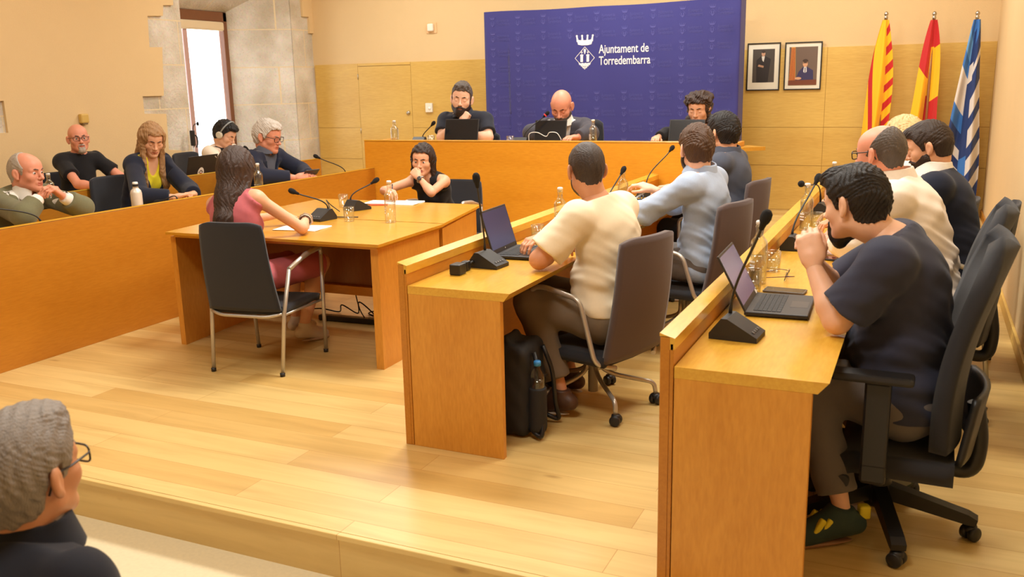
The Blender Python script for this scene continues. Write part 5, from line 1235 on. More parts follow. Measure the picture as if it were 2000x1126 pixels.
# ================================================================== CHAIRS  (each faces its own +y)
def shell_back(w0, w1, z0, z1, y0, y1, curve=.05, thick=.022, rnd=.06):
    """upholstered shell: wraps round the sitter, corners rounded at the top"""
    def f(u, v):
        z = z0+(z1-z0)*v; w = w0+(w1-w0)*v
        e = max(0, (v-.86)/.14); cu = abs(u*2-1)
        z -= (z1-z0)*.05*e*max(0, cu-.55)**2*4
        x = (u-.5)*w*(1-.06*e*max(0, cu-.6))
        y = y0+(y1-y0)*v**1.2+curve*(cu**2)*(.5+.5*v)-.02*math.sin(v*PI)
        return (x, y, z)
    return MB().grid(f, 21, 21, thick=-thick)
def seat_pad(w, d, z, th=.05, bev=.022, y0=0.0):
    def f(u, v):
        a = u*2-1; b = v*2-1
        return (a*w/2*(1-.05*max(0, b)), y0+b*d/2, z+.006*(1-a*a)-.03*max(0, b-.6)**2*4-.010*(1-abs(a)))
    return MB().grid(f, 15, 15, thick=th)
def caster(t, x, y, m, cap):
    mb = MB()
    for q in (-1, 1): mb.lathe([(0, -.012), (.022, -.012), (.026, -.008), (.026, .008), (.022, .012), (0, .012)], M=Matrix.Translation((x, y, .027)) @ Matrix.Rotation(math.atan2(y, x)+.9, 4, 'Z') @ Matrix.Translation((0, q*.016, 0)) @ Matrix.Rotation(PI/2, 4, 'X'), n=18)
    mb.lathe([(.02, .03), (.024, .04), (.02, .055), (0, .056)], c=(x, y, 0), n=14)
    return mb.build('caster', m, t)
M_CAST = mat('caster_black', rgb(36, 36, 38), .45)
def four_leg_chair(label, loc, face, seat=.455, group=None, fab=None, lean=0, back_z=.90, hind=False):
    t = thing('armchair', label, 'chair', loc, math.radians(face-90), group)
    fab = fab or M_DKFAB; dz = seat-.455
    shell_back(.45, .385, .44+dz, back_z, -.245, -.335, .03).build('backrest', fab, t)
    seat_pad(.46, .46, .455+dz, .045, y0=.0).build('seat', fab, t)
    for q in (-1, 1):
        MB().tube(arc_pts([(q*.235, .225, 0), (q*.255, .205, .63), (q*.255, .0, .655)][:2]+[(q*.235, .205, .45+dz)][:0], .03), .012, 10).build('leg', M_GREYMET, t)
        MB().tube([(q*.225, -.275, 0), (q*.235, -.225, .42+dz), (q*.255, -.17, .60)], .012, 10).build('leg', M_GREYMET, t)
        MB().tube(arc_pts([(q*.255, .205, .62), (q*.257, .19, .665), (q*.260, .03, .655), (q*.255, -.17, .60)], .05), [.012]*3+[.016]*(len(arc_pts([(0, 0, 0), (0, .1, .05), (0, .2, .05), (0, .3, 0)], .05))-5)+[.014]*2, 10).build('armrest', M_GREYMET, t)
        MB().tube([(q*.235, .213, .40+dz), (q*.226, -.225, .41+dz)], .008, 8).build('stretcher', M_GREYMET, t)
    MB().tube(arc_pts([(-.225, -.23, .42+dz), (-.15, -.262, .405+dz), (.15, -.262, .405+dz), (.225, -.23, .42+dz)], .08), .010, 8).build('stretcher', M_GREYMET, t)
    for q in (-1, 1):
        for x, y in ((q*.235, .225), (q*.225, -.275)): MB().lathe([(.0, 0), (.014, 0), (.015, .02), (0, .021)], c=(x, y, 0), n=12).build('foot_cap', M_BLACKP, t)
    return t
def swivel_chair(label, loc, face, seat=.455, spin=0.0, fab=None, group=None, back_z=.90):
    t = thing('swivel_chair', label, 'chair', loc, math.radians(face-90), group)
    fab = fab or M_BROWNFAB; dz = seat-.455
    shell_back(.47, .42, .43+dz, back_z, -.245, -.34, .045, .028).build('backrest', fab, t)
    seat_pad(.48, .47, .455+dz, .05).build('seat', M_DKFAB, t)
    for q in (-1, 1):
        MB().tube(arc_pts([(q*.20, .14, .40+dz), (q*.268, .16, .40+dz), (q*.272, .165, .63), (q*.272, .09, .645), (q*.270, -.12, .61), (q*.255, -.20, .42+dz), (q*.16, -.25, .39+dz)], .045), .0125, 10).build('armrest', M_GREYMET, t)
    MB().box((-.13, -.13, .375+dz), (.13, .13, .41+dz), bev=.015).build('seat_plate', M_BLACKP, t)
    MB().lathe([(0, .07), (.025, .07), (.025, .29), (.045, .295), (.045, .305), (.02, .31), (.02, .385+dz), (0, .386+dz)], n=20).build('column', M_GREYMET, t)
    for k in range(5):
        a = 2*PI*k/5+spin; c, s_ = math.cos(a), math.sin(a)
        P = arc_pts([(c*.035, s_*.035, .29), (c*.036, s_*.036, .19), (c*.11, s_*.11, .155), (c*.305, s_*.305, .115), (c*.315, s_*.315, .05)], .05)
        MB().tube(P, .0115, 10).build('leg', M_GREYMET, t); caster(t, c*.315, s_*.315, M_CAST, None)
    return t
def office_chair(label, loc, face, seat=.47, spin=0.0, group=None, top=1.06):
    t = thing('office_chair', label, 'chair', loc, math.radians(face-90), group)
    dz = seat-.47
    def bk(u, v):
        a = u*2-1; z = .50+dz+(top-.50-dz)*v; e = max(0, (v-.72)/.28)
        w = .235*(1-.55*e**2.6)*(1-.08*max(0, .3-v)/.3)
        return (a*w, -.20-.05*v-.06*v*v+.045*a*a+.02*math.sin(v*PI*1.2), z)
    MB().grid(bk, 19, 25, thick=-.055).build('backrest', M_DKFAB, t)
    MB().grid(lambda u, v: ((u*2-1)*.225*(1-.1*v), -.262-.035*v+.04*(u*2-1)**2-.012, .47+dz+.22*v), 15, 9, thick=-.02).build('back_shell', M_BLACKP, t)
    seat_pad(.50, .36, .470+dz, .07, y0=-.055).build('seat', M_DKFAB, t)
    MB().box((-.15, -.16, .36+dz), (.15, .16, .415+dz), bev=.02).build('tilt_mechanism', M_BLACKP, t)
    MB().tube(arc_pts([(0, -.12, .385+dz), (0, -.30, .36+dz), (0, -.315, .48+dz), (0, -.29, .62+dz)], .08, 8), .028, 12).build('back_bracket', M_BLACKP, t)
    for q in (-1, 1):
        MB().box((q*.315-.045, -.10, .635), (q*.315+.045, .15, .662), bev=.012).build('arm_pad', M_BLACKP, t)
        MB().box((q*.315-.022, -.035, .46+dz), (q*.315+.022, .045, .635), bev=.008).box((min(q*.14, q*.335), -.03, .405+dz), (max(q*.14, q*.335), .04, .44+dz), bev=.008).box((q*.315-.022, -.035, .41+dz), (q*.315+.022, .045, .48+dz), bev=.008).build('armrest', M_BLACKP, t)
    MB().tube([(-.16, .10, .37+dz), (-.26, .10, .37+dz)], .022, 12).build('lever', M_BLACKP, t)
    MB().lathe([(0, .07), (.03, .07), (.032, .21), (.026, .215), (.014, .22), (.014, .37+dz), (0, .371+dz)], n=18).build('gas_lift', mat('chrome', rgb(210, 205, 200), .15, 1.0), t)
    mb = MB()
    mb.lathe([(0, .08), (.045, .08), (.05, .10), (.048, .17), (.036, .215), (0, .216)], n=20)
    mb.build('hub', M_BLACKP, t)
    for k in range(5):
        a = 2*PI*k/5+spin; M = Matrix.Rotation(a, 4, 'Z')
        MB().prism([(.03, .165), (.03, .105), (.30, .062), (.325, .062), (.33, .085), (.30, .10)], 1, -.024, .024, M=M).build('leg', M_BLACKP, t)
        caster(t, math.cos(a)*.31, math.sin(a)*.31, M_CAST, None)
    return t
def sit(make, key, label, fwd=.085, lat=0.0, turn=0, **kw):
    """a chair under the sitter whose label holds key: seat just below the thighs, back just behind the hips"""
    for l_, (z_, h_, fc, fl) in SEATS.items():
        if key in l_:
            a = math.radians(fc+turn); return make(label, (h_[0]+math.cos(a)*fwd+math.sin(a)*lat, h_[1]+math.sin(a)*fwd-math.cos(a)*lat, fl), fc+turn, seat=z_-fl-.014, **kw)
sit(four_leg_chair, 'pink dress', 'dark four legged armchair with pale metal arms under the woman in the pink dress', .10, .10, back_z=.885)
sit(four_leg_chair, 'black top', 'dark upholstered chair behind the woman in the black sleeveless top', back_z=.80, lat=-.05)
sit(four_leg_chair, 'dark blonde', 'black upholstered chair behind the woman with dark blonde hair', .06, .06, back_z=.93)
sit(four_leg_chair, 'sage green', 'black upholstered chair mostly hidden behind the man in the sage green blazer', back_z=.84)
sit(four_leg_chair, 'white haired', 'black upholstered chair hidden behind the white haired man in the navy blazer', back_z=.80)
sit(four_leg_chair, 'goatee', 'black upholstered chair behind the bald man in the black t-shirt', .07, .03, back_z=.90)
sit(four_leg_chair, 'headphones', 'black upholstered chair beside and behind the person in the off-white jacket', .08, .06, back_z=.95)
sit(four_leg_chair, 'charcoal polo', 'black chair behind the bearded man at the high bench', back_z=.84, lat=-.01)
sit(four_leg_chair, 'grey blazer', 'black chair behind the bald man in the grey blazer at the high bench', back_z=.96, lat=-.01)
sit(four_leg_chair, 'curly', 'dark chair hidden behind the woman with curly hair at the high bench', back_z=.80)
sit(swivel_chair, 'cream t-shirt', 'swivel chair with grey-brown shell back and castors under the man in the cream t-shirt', .11, turn=-5, spin=.35, back_z=.90)
sit(swivel_chair, 'pale blue', 'swivel chair with grey-brown shell back under the man in the pale blue shirt', .115, turn=-5, spin=.2, back_z=.91)
sit(swivel_chair, 'slate grey', 'swivel chair with grey-brown shell back under the man in the slate grey polo', .115, turn=-5, spin=.95, back_z=.91)
sit(office_chair, 'navy t-shirt', 'black office chair with tall back and armrests nearest the camera on the right', .06, turn=3, spin=.91)
sit(office_chair, 'balding', 'black office chair with tall back under the balding man in the white shirt', .02, turn=3, spin=.62, top=1.0)
sit(four_leg_chair, 'navy suit', 'black chair behind the man in the dark navy suit', back_z=.93)
sit(four_leg_chair, 'blonde bobbed', 'dark chair hidden behind the blonde person in the cream jacket', back_z=.85)
sit(four_leg_chair, 'audience', 'dark audience chair at the lower left under the grey haired man', back_z=.72)

# ================================================================== THINGS ON THE BENCHES
M_MICB = mat('mic_black', rgb(34, 33, 33), .5); M_FOAM = mat('mic_foam', rgb(16, 15, 16), .95, bump=.4, bscale=900); M_BTN = mat('mic_buttons', rgb(88, 86, 84), .4)
M_REDL = mat('red_light_ring', rgb(200, 30, 30), .4)
M_REDL.node_tree.nodes['Principled BSDF'].inputs['Emission Color'].default_value = (1, .06, .04, 1); M_REDL.node_tree.nodes['Principled BSDF'].inputs['Emission Strength'].default_value = 1.2
def mic(label, loc, face, tip, sag=.5, red=False, group='gooseneck microphones'):
    """wedge base whose slope falls towards the speaker (+y), gooseneck from its ridge to the world point tip"""
    rz = math.radians(face-90); t = thing('desk_microphone', label, 'microphone', loc, rz, group)
    MB().prism([(-.075, 0), (.085, 0), (.085, .016), (-.015, .072), (-.035, .072), (-.075, .02)], 0, -.06, .06).build('base', M_MICB, t)
    mb = MB(); S = Matrix.Translation((0, .035, .044)) @ Matrix.Rotation(-math.atan2(.056, .10), 4, 'X')
    for k in range(4): mb.box((-.040+k*.021, .030, .0005), (-.026+k*.021, .040, .003), bev=.001, M=S)
    mb.build('buttons', M_BTN, t)
    inv = Matrix.Rotation(-rz, 3, 'Z') @ (Vector(tip)-Vector(loc)); b = Vector((-.03, -.028, .068)); v = inv-b
    P = bez(b, b+Vector((0, 0, v.length*sag*.6)), inv-v.normalized()*v.length*.35, inv, 16)
    MB().tube(P, [.0065]*2+[.0045]*(len(P)-2), 8).build('gooseneck', M_MICB, t)
    d = (P[-1]-P[-3]).normalized(); q = d.to_track_quat('Z', 'Y').to_matrix().to_4x4(); q.translation = inv
    MB().lathe([(0, -.035), (.008, -.03), (.0115, -.008), (.016, 0), (.0185, .014), (.017, .030), (.010, .040), (0, .043)], M=q, n=16).build('windscreen', M_FOAM, t)
    if red: MB().lathe([(.0135, -.012), (.015, -.010), (.016, -.002), (.0135, -.001)], M=q, n=16).build('light_ring', M_REDL, t)
    return t
TZ = HT+.001
mic('gooseneck microphone in front of the woman in the pink dress, tip bent left', (-3.60, 4.88, TZ), 262, (-3.712, 4.75, .935), .5)
mic('gooseneck microphone on the far table, tip bent right, beside the empty glasses', (-3.66, 5.37, TZ), 70, (-3.584, 5.50, .93), .5)
mic('gooseneck microphone at the near end of the middle bench, left of the open laptop', (-1.865, 3.80, TZ), -4, (-1.883, 3.75, 1.15), .5)
mic('gooseneck microphone between the cream t-shirt man and the pale blue shirt man', (-1.87, 5.66, TZ), 0, (-1.85, 5.885, 1.0), .3)
mic('gooseneck microphone in front of the man in the pale blue shirt, tip upright', (-1.88, 6.63, TZ), 0, (-1.80, 6.978, 1.07), .5)
mic('gooseneck microphone nearest the camera, on the right bench beside the open laptop', (-.535, 2.97, TZ), -4, (-.445, 2.90, 1.145), .5)
mic('gooseneck microphone on the right bench behind the clasped hands', (-.555, 4.69, TZ), 0, (-.50, 4.953, 1.065), .4)
mic('gooseneck microphone on the far right bench, tip bent left', (-.555, 6.02, TZ), 0, (-.60, 5.16, 1.02), .35)
mic('gooseneck microphone on the high bench at its left end beside the glass bottle', (-4.44, 7.63, 1.046), 280, (-4.265, 7.60, 1.24), .3)
mic('gooseneck microphone with red light ring in front of the bald man at the high bench', (-3.37, 7.62, 1.046), 285, (-3.168, 7.75, 1.315), .4, red=True)
mic('gooseneck microphone in front of the man in the sage green blazer', (-5.02, 3.90, TZ), 180, (-5.12, 3.58, .95), .4)
mic('gooseneck microphone in front of the woman with dark blonde hair, neck bent down', (-5.02, 5.05, TZ), 180, (-5.12, 4.97, .80), .9)
mic('gooseneck microphone behind the long haired woman in pink, on the left front bench', (-4.99, 5.42, TZ), 180, (-4.97, 5.56, .875), .6)
mic('gooseneck microphone at the far end of the left front bench beside the phone', (-4.99, 7.15, TZ), 190, (-5.10, 6.899, .975), .4)
mic('gooseneck microphone on the left rear bench beside the laptop with the paw sticker', (-6.32, 6.33, TZ), 180, (-6.38, 6.345, .96), .5)
mic('gooseneck microphone on the left rear bench behind the white haired man', (-6.29, 7.66, TZ), 180, (-6.40, 7.465, 1.0), .4)

M_STOP = mat('bottle_stopper', rgb(232, 226, 220), .4); M_FROST = mat('bottle_print', rgb(236, 236, 238), .6)
def bottle(label, loc, level=.6, h=.262, r=.036, group='glass water bottles'):
    t = thing('water_bottle', label, 'bottle', loc, 0, group); k = h/.262
    out = [(0, 0), (r*.92, 0), (r, .006), (r, .165*k), (r*.93, .182*k), (r*.55, .200*k), (.0145, .212*k), (.0145, .236*k), (.017, .238*k), (.017, .247*k), (.0135, .249*k)]
    inn = [(.0105, .247*k), (.0112, .214*k), (r*.50, .196*k), (r*.88, .178*k), (r-.003, .162*k), (r-.003, .012), (0, .010)]
    MB().lathe(out+inn, n=28).build('glass', M_GLASS, t)
    if level: MB().lathe([(0, .0115), (r-.0045, .0125), (r-.0045, .165*k*level), (0, .165*k*level)], n=28).build('water', M_WATER, t)
    MB().lathe([(0, .240*k), (.009, .240*k), (.009, .250*k), (.016, .252*k), (.016, .264*k), (.012, .268*k), (0, .269*k)], n=16).build('stopper', M_STOP, t)
    mb = MB()
    for j in range(3):
        for i in range(4): a0_ = 3.6+i*.22; mb.face([((r+.0004)*math.cos(a), (r+.0004)*math.sin(a), z) for a, z in ((a0_, .06+j*.016), (a0_+.18, .06+j*.016), (a0_+.18, .068+j*.016), (a0_, .068+j*.016))])
    mb.build('printed_lines', M_FROST, t)
    return t
bottle('tall glass water bottle standing alone on the near middle table', (-3.085, 4.90, TZ), .0)
bottle('glass water bottle half full beside the tumbler on the middle bench', (-1.88, 4.80, TZ), .72)
bottle('glass water bottle behind the head of the man in the cream t-shirt', (-1.86, 5.93, TZ), .55)
bottle('glass water bottle nearest the camera on the right bench, behind the open laptop', (-.605, 3.83, TZ), .72)
bottle('glass water bottle on the right bench beyond the clasped hands', (-.585, 5.32, TZ), .62)
bottle('glass water bottle farthest away on the right bench, only its stopper showing', (-.57, 6.76, TZ), .6)
bottle('clear square shouldered glass bottle at the left end of the high bench', (-4.69, 7.60, 1.046), .0, r=.038, h=.225)
bottle('glass water bottle with printed label beside the bald man at the high bench', (-2.66, 7.60, 1.046), .7, h=.225)
bottle('glass water bottle behind the hair of the woman in the pink dress', (-4.94, 5.87, TZ), .5)
bottle('glass water bottle on the left rear bench behind the sage green blazer', (-6.32, 5.02, TZ), .5, h=.235)
t = thing('metal_flask', 'white metal drinking flask on the ledge side of the left front bench', 'flask', (-4.95, 4.605, TZ))
MB().lathe([(0, 0), (.036, 0), (.038, .006), (.038, .168), (.033, .188), (.02, .202), (.018, .206), (0, .207)], n=28).build('body', mat('white_enamel', rgb(226, 216, 204), .35, .3, noise=.12, nscale=14), t)
MB().lathe([(0, .206), (.019, .206), (.019, .238), (.016, .246), (0, .247)], n=18).build('cap', M_STOP, t)
MB().lathe([(.0192, .214), (.0196, .216), (.0196, .230), (.0192, .232)], n=18).build('cap_ring', M_BLACKP, t)
def tumbler(label, loc, level=0.0, r=.036, h=.092):
    t = thing('tumbler', label, 'glass', loc, 0, 'clear drinking tumblers')
    MB().lathe([(0, 0), (r*.90, 0), (r*.93, .003), (r, h), (r-.002, h+.001), (r-.0035, h-.002), (r*.93-.003, .014), (0, .012)], n=28).build('glass', M_GLASS, t)
    if level: MB().lathe([(0, .0135), (r*.93-.0045, .0145), (r*(.93+.07*level)-.0055, h*level), (0, h*level)], n=28).build('water', M_WATER, t)
    return t
tumbler('empty clear tumbler on the near table beside the microphone base', (-3.385, 4.875, TZ))
tumbler('empty clear tumbler on the far table left of the bent microphone', (-3.84, 5.47, TZ))
tumbler('tumbler half full of water beside the open laptop on the middle bench', (-1.905, 4.52, TZ), .55)
tumbler('tumbler with water nearest the camera on the right bench, behind the laptop screen', (-.60, 3.665, TZ), .5)
tumbler('tumbler with water beside the glass bottle on the right bench', (-.585, 4.10, TZ), .6)
tumbler('tumbler on the right bench beyond the second bottle', (-.535, 5.40, TZ), .4)
tumbler('low clear tumbler on the high bench between two laptops', (-3.46, 7.60, 1.046), 0, .036, .085)
tumbler('low clear tumbler on the high bench beside the left microphone', (-4.30, 7.62, 1.046), 0, .036, .085)

M_LAP = mat('laptop_charcoal', rgb(42, 38, 38), .45, .2); M_KEY = mat('laptop_keys', rgb(24, 23, 24), .6); M_PAD = mat('laptop_palmrest', rgb(58, 50, 48), .4, .2)
def screen_mat(nm, top, bot):
    m = mat(nm, (0.01, .01, .02, 1), .25); b = m.node_tree.nodes['Principled BSDF']; nt = m.node_tree
    tc = nt.nodes.new('ShaderNodeTexCoord'); sp = nt.nodes.new('ShaderNodeSeparateXYZ'); cr = nt.nodes.new('ShaderNodeValToRGB')
    nt.links.new(tc.outputs['Generated'], sp.inputs[0]); nt.links.new(sp.outputs['X'], cr.inputs[0])
    cr.color_ramp.elements[0].color = rgb(*bot); cr.color_ramp.elements[1].color = rgb(*top)
    nt.links.new(cr.outputs[0], b.inputs['Emission Color']); b.inputs['Emission Strength'].default_value = .55
    return m
def laptop(label, loc, face, open_deg=112, w=.325, d=.225, disp=None, logo=None, sticker=None, group=None):
    """base in the xy-plane, hinge along the back edge (y=-d/2), user sits at +y"""
    t = thing('laptop', label, 'laptop', loc, math.radians(face-90), group)
    b = MB().box((-w/2, -d/2, .003), (w/2, d/2, .018), bev=.004).build('base', M_LAP, t)
    mb = MB()
    for r_ in range(6):
        n = 14 if r_ < 5 else 8
        for c in range(n):
            kw = (w-.05)/n; x = -w/2+.025+c*kw; y = -d/2+.030+r_*.0165
            mb.box((x+.001, y, .018), (x+kw-.001, y+.0145, .0198))
    mb.build('keyboard', M_KEY, b)
    MB().box((-.05, d/2-.075, .0178), (.05, d/2-.012, .0186), bev=.0005).build('trackpad', M_PAD, b)
    A = math.radians(open_deg); L = d
    M = Matrix.Translation((0, -d/2+.004, .016)) @ Matrix.Rotation(PI/2-A if False else -(A-PI/2), 4, 'X')
    M = Matrix.Translation((0, -d/2+.004, .016)) @ Matrix.Rotation(A-PI/2, 4, 'X')
    s_ = MB().box((-w/2, -.0035, 0), (w/2, .0035, L), bev=.003, M=M).build('screen', M_LAP, t)
    MB().face([M @ Vector(p) for p in ((-w/2+.008, .0038, .022), (w/2-.008, .0038, .022), (w/2-.008, .0038, L-.009), (-w/2+.008, .0038, L-.009))]).build('display', disp or mat('screen_dark', rgb(20, 20, 26), .2), s_)
    if logo == 'ring': MB().tube([M @ Vector((.014*math.cos(a), -.0042, L*.52+.014*math.sin(a))) for a in np.linspace(0, 2*PI, 20, endpoint=False)], .0013, 6, closed=True).build('logo', mat('logo_bronze', rgb(150, 110, 60), .3, .8), s_)
    if logo == 'slash':
        mb = MB(); mb.box((-.016, -.0046, -.004), (.016, -.0036, .004), M=M @ Matrix.Translation((w/2-.03, 0, L-.028)) @ Matrix.Rotation(.6, 4, 'Y')); mb.build('logo', mat('logo_silver', rgb(206, 200, 194), .3, .4), s_)
    if logo == 'dot': MB().lathe([(0, 0), (.004, 0), (.004, .0008), (0, .0008)], M=M @ Matrix.Translation((0, .0040, .012)) @ Matrix.Rotation(-PI/2, 4, 'X'), n=12).build('logo', mat('logo_silver', rgb(206, 200, 194), .3, .4), s_)
    if sticker: sticker(M, L, s_)
    return t
SCR1 = screen_mat('screen_blue', (92, 88, 140), (58, 66, 122)); SCR2 = screen_mat('screen_violet', (148, 128, 172), (116, 104, 160))
lw = laptop('open charcoal laptop with a blue screen on the middle bench', (-1.82, 4.15, TZ), 3, 107, disp=SCR1, logo='dot', w=.33, d=.225)
lr = laptop('open charcoal laptop with a violet screen on the nearest right bench', (-.452, 3.42, TZ), 2, 118, disp=SCR2, w=.33, d=.225)
MB().box((.07, .085, .0186), (.105, .098, .0192)).build('white_sticker', M_PRINT, [c for c in lw.children if c.name.startswith('base')][0])
def wst(M, L, s_): MB().box((-.15, .0040, .004), (-.125, .0046, .020), M=M).build('white_sticker', M_PRINT, s_)
wst(Matrix.Translation((0, -.225/2+.004, .016)) @ Matrix.Rotation(math.radians(118)-PI/2, 4, 'X'), .225, [c for c in lr.children if c.name.startswith('screen')][0])
laptop('dark laptop with a round emblem on its lid before the bearded man', (-4.04, 7.645, 1.046), 276, 106, logo='ring', w=.345)
laptop('dark laptop with a white cable across its lid before the bald man', (-3.13, 7.645, 1.046), 272, 106, logo='slash', w=.31, d=.21)
laptop('dark laptop with a slanted silver mark in front of the curly haired woman', (-1.88, 7.645, 1.046), 268, 106, logo='slash', w=.31, d=.21)
def paw(M, L, s_):
    n = 16; P = [(-.045, .0), (.045, .0), (.045, .075)]+[(.045*math.cos(a), .075+.055*math.sin(a)) for a in np.linspace(0, PI, n)][1:-1]+[(-.045, .075)]
    mb = MB(); mb.face([M @ Vector((x-.012, -.0042, z+.004)) for x, z in P]); mb.build('sticker', mat('sticker_cream', rgb(240, 228, 210), .6), s_)
    for nm, cc, items in (('paw_pad', (168, 52, 32), [(0, .062, .019, .017)]), ('paw_toes', (84, 46, 30), [(-.024, .083, .007, .009), (-.009, .096, .007, .010), (.009, .096, .007, .010), (.024, .083, .007, .009)]), ('printed_line', (176, 130, 96), [(0, .030, .026, .003), (0, .020, .022, .0025)])):
        mb = MB()
        for x, z, a, b in items: mb.face([M @ Vector((x-.012+a*math.cos(2*PI*i/14), -.0050, z+b*math.sin(2*PI*i/14)+.004)) for i in range(14)])
        mb.build(nm, mat('sticker_'+nm, rgb(*cc), .6), s_)
laptop('dark laptop with a paw print sticker on its lid on the left rear bench', (-6.42, 6.64, TZ), 184, 106, w=.50 if False else .42, d=.25, logo='slash', sticker=paw)
laptop('half closed dark laptop beside the papers of the man in the pale blue shirt', (-1.74, 5.78, TZ), 2, 35, w=.30, d=.21)

def sheet(label, loc, rz, w, d, n=1, cat='paper'):
    t = thing('paper_sheets', label, cat, loc, rz, None)
    for k in range(n):
        o = MB().box((-w/2, -d/2, k*.0022), (w/2, d/2, k*.0022+.002)).build('sheet', M_PRINT if k else mat('paper', rgb(246, 244, 240), .8), t); o.rotation_euler = (0, 0, .06*k)
    return t
sheet('stack of white papers under the writing hand at the far table', (-3.60, 5.775, TZ), .05, .42, .20, 3)
sheet('white paper under the hand of the woman in the pink dress', (-3.50, 4.53, TZ), .1, .30, .21, 2)
sheet('white paper sheet at the left edge of the near table beside the dark chair back', (-4.02, 4.44, TZ), .5, .21, .29, 1)
sheet('white papers on the right bench between hands and bearded man', (-.42, 4.72, TZ), .2, .21, .29, 2)
sheet('white papers on the middle bench in front of the pale blue shirt', (-1.77, 6.08, TZ), .1, .21, .26, 2)
t = thing('folder', 'red folder on the far table beside the white papers', 'folder', (-3.93+.28, 5.66, TZ), .3); MB().box((-.07, -.05, 0), (.07, .05, .006), bev=.001).build('cover', mat('red_card', rgb(214, 84, 52), .6), t)
MB().box((-.066, -.046, .0005), (.071, .051, .0045)).build('pages', MATS['paper'], t)
def phone(label, loc, rz, w=.075, d=.155, tilt=None, case=(40, 38, 40), nm='mobile_phone'):
    t = thing(nm, label, 'phone', loc, rz)
    if tilt: t.rotation_euler = (tilt[0], tilt[1], rz)
    MB().box((-w/2, -d/2, 0), (w/2, d/2, .009), bev=.004).build('case', mat('phone_case_%d' % case[0], rgb(*case), .4), t)
    MB().box((-w/2+.004, -d/2+.006, .0088), (w/2-.004, d/2-.006, .0094)).build('display', mat('phone_glass', rgb(22, 22, 28), .1), t)
    MB().box((-w/2+.008, d/2-.03, -.0012), (-w/2+.026, d/2-.01, .0002), bev=.0005).build('camera_bump', M_BLACKP, t)
    return t
phone('mobile phone in a brown case lying behind the laptop on the nearest right bench', (-.475, 3.70, TZ), 1.50, .078, .165, case=(92, 78, 62))
phone('small dark phone on the right bench beside the white papers', (-.40, 4.47, TZ), 1.3, .07, .13)
phone('mobile phone held by the white haired man in the navy blazer', (-5.075, 6.76, .845), -.3, tilt=(.0, -.75), case=(52, 50, 56))
phone('dark phone beside the elbow of the man in the cream t-shirt', (-1.80, 4.43, TZ), 1.2, .08, .14)
phone('dark tablet lying on the middle bench behind the pale blue shirt papers', (-1.80, 6.31, TZ), 1.4, .15, .22, nm='tablet')
phone('dark glasses case shaped phone on the near table, left of the long hair', (-4.16, 5.16, TZ), .9, .05, .12, case=(34, 30, 34))

def cable(label, pts, r=.0028, cat='cable', nm='cable', m=None, plug=None):
    base = Vector((pts[0][0], pts[0][1], pts[0][2])); t = thing(nm, label, cat, base)
    # smooth through the points
    P = [Vector(p)-base for p in pts]; out = []
    for i in range(len(P)-1):
        a = P[max(i-1, 0)]; b = P[i]; c = P[i+1]; d = P[min(i+2, len(P)-1)]
        for k in range(8):
            u = k/8; out.append(.5*((2*b)+(c-a)*u+(2*a-5*b+4*c-d)*u*u+(3*b-a-3*c+d)*u**3))
    out.append(P[-1])
    MB().tube(out, r, 6).build('lead', m or M_BLACKP, t)
    if plug: 
        for p in plug: MB().box(tuple(Vector(p[0])-base), tuple(Vector(p[1])-base), bev=.006).build('plug', M_BLACKP, t)
    return t
cable('black coiled microphone lead and plug at the near end of the middle bench', [(-1.90, 3.60, TZ+.02), (-1.915, 3.64, TZ+.04), (-1.93, 3.70, TZ+.012), (-1.91, 3.74, TZ+.03), (-1.92, 3.76, TZ+.01)], .007, plug=[((-1.94, 3.555, TZ), (-1.885, 3.625, TZ+.05)), ((-1.935, 3.66, TZ), (-1.90, 3.70, TZ+.045))])
cable('black charger and thin lead beside the tumbler on the middle bench', [(-1.94, 4.62, TZ+.012), (-1.92, 4.56, TZ+.004), (-1.90, 4.63, TZ+.02), (-1.91, 4.72, TZ+.006), (-1.93, 4.66, TZ+.004)], .0022, plug=[((-1.945, 4.64, TZ), (-1.885, 4.74, TZ+.035))])
cable('tangled black cable in front of the man in the pale blue shirt', [(-1.9, 6.25, TZ+.01), (-1.86, 6.30, TZ+.05), (-1.83, 6.24, TZ+.02), (-1.88, 6.22, TZ+.045), (-1.87, 6.31, TZ+.03), (-1.82, 6.28, TZ+.05), (-1.80, 6.20, TZ+.004), (-1.72, 6.1, TZ+.004)], .006)
cable('looped black microphone lead on the near table between the two microphones', [(-3.70, 5.22, TZ+.005), (-3.75, 5.18, TZ+.06), (-3.72, 5.10, TZ+.10), (-3.66, 5.05, TZ+.06), (-3.63, 5.02, TZ+.006), (-3.52, 5.00, TZ+.004), (-3.42, 5.03, TZ+.004)], .0035)
cable('white headset lead draped over the lid of the laptop at the high bench', [(-3.27, 7.60, 1.06), (-3.26, 7.575, 1.15), (-3.18, 7.57, 1.165), (-3.10, 7.58, 1.13), (-3.06, 7.57, 1.165), (-2.99, 7.57, 1.16), (-2.95, 7.575, 1.10)], .003, m=mat('white_plastic', rgb(250, 248, 244), .35))
cable('tangle of black cables on the floor under the middle tables', [(-4.0, 5.22, .02), (-3.85, 5.15, .05), (-3.78, 5.25, .01), (-3.66, 5.12, .10), (-3.60, 5.22, .02), (-3.52, 5.13, .13), (-3.46, 5.22, .02), (-3.55, 5.28, .01), (-3.40, 5.18, .06), (-3.2, 5.24, .012), (-3.05, 5.16, .05), (-3.0, 5.3, .01), (-3.3, 5.34, .012)], .005)
cable('thin black cable hanging from the table tray to the floor', [(-3.42, 4.93, .36), (-3.42, 4.95, .22), (-3.44, 5.02, .10), (-3.45, 5.10, .012)], .004)
t = thing('power_strip', 'black power strip on the floor under the middle tables', 'power strip', (-3.5, 5.06, 0), .04)
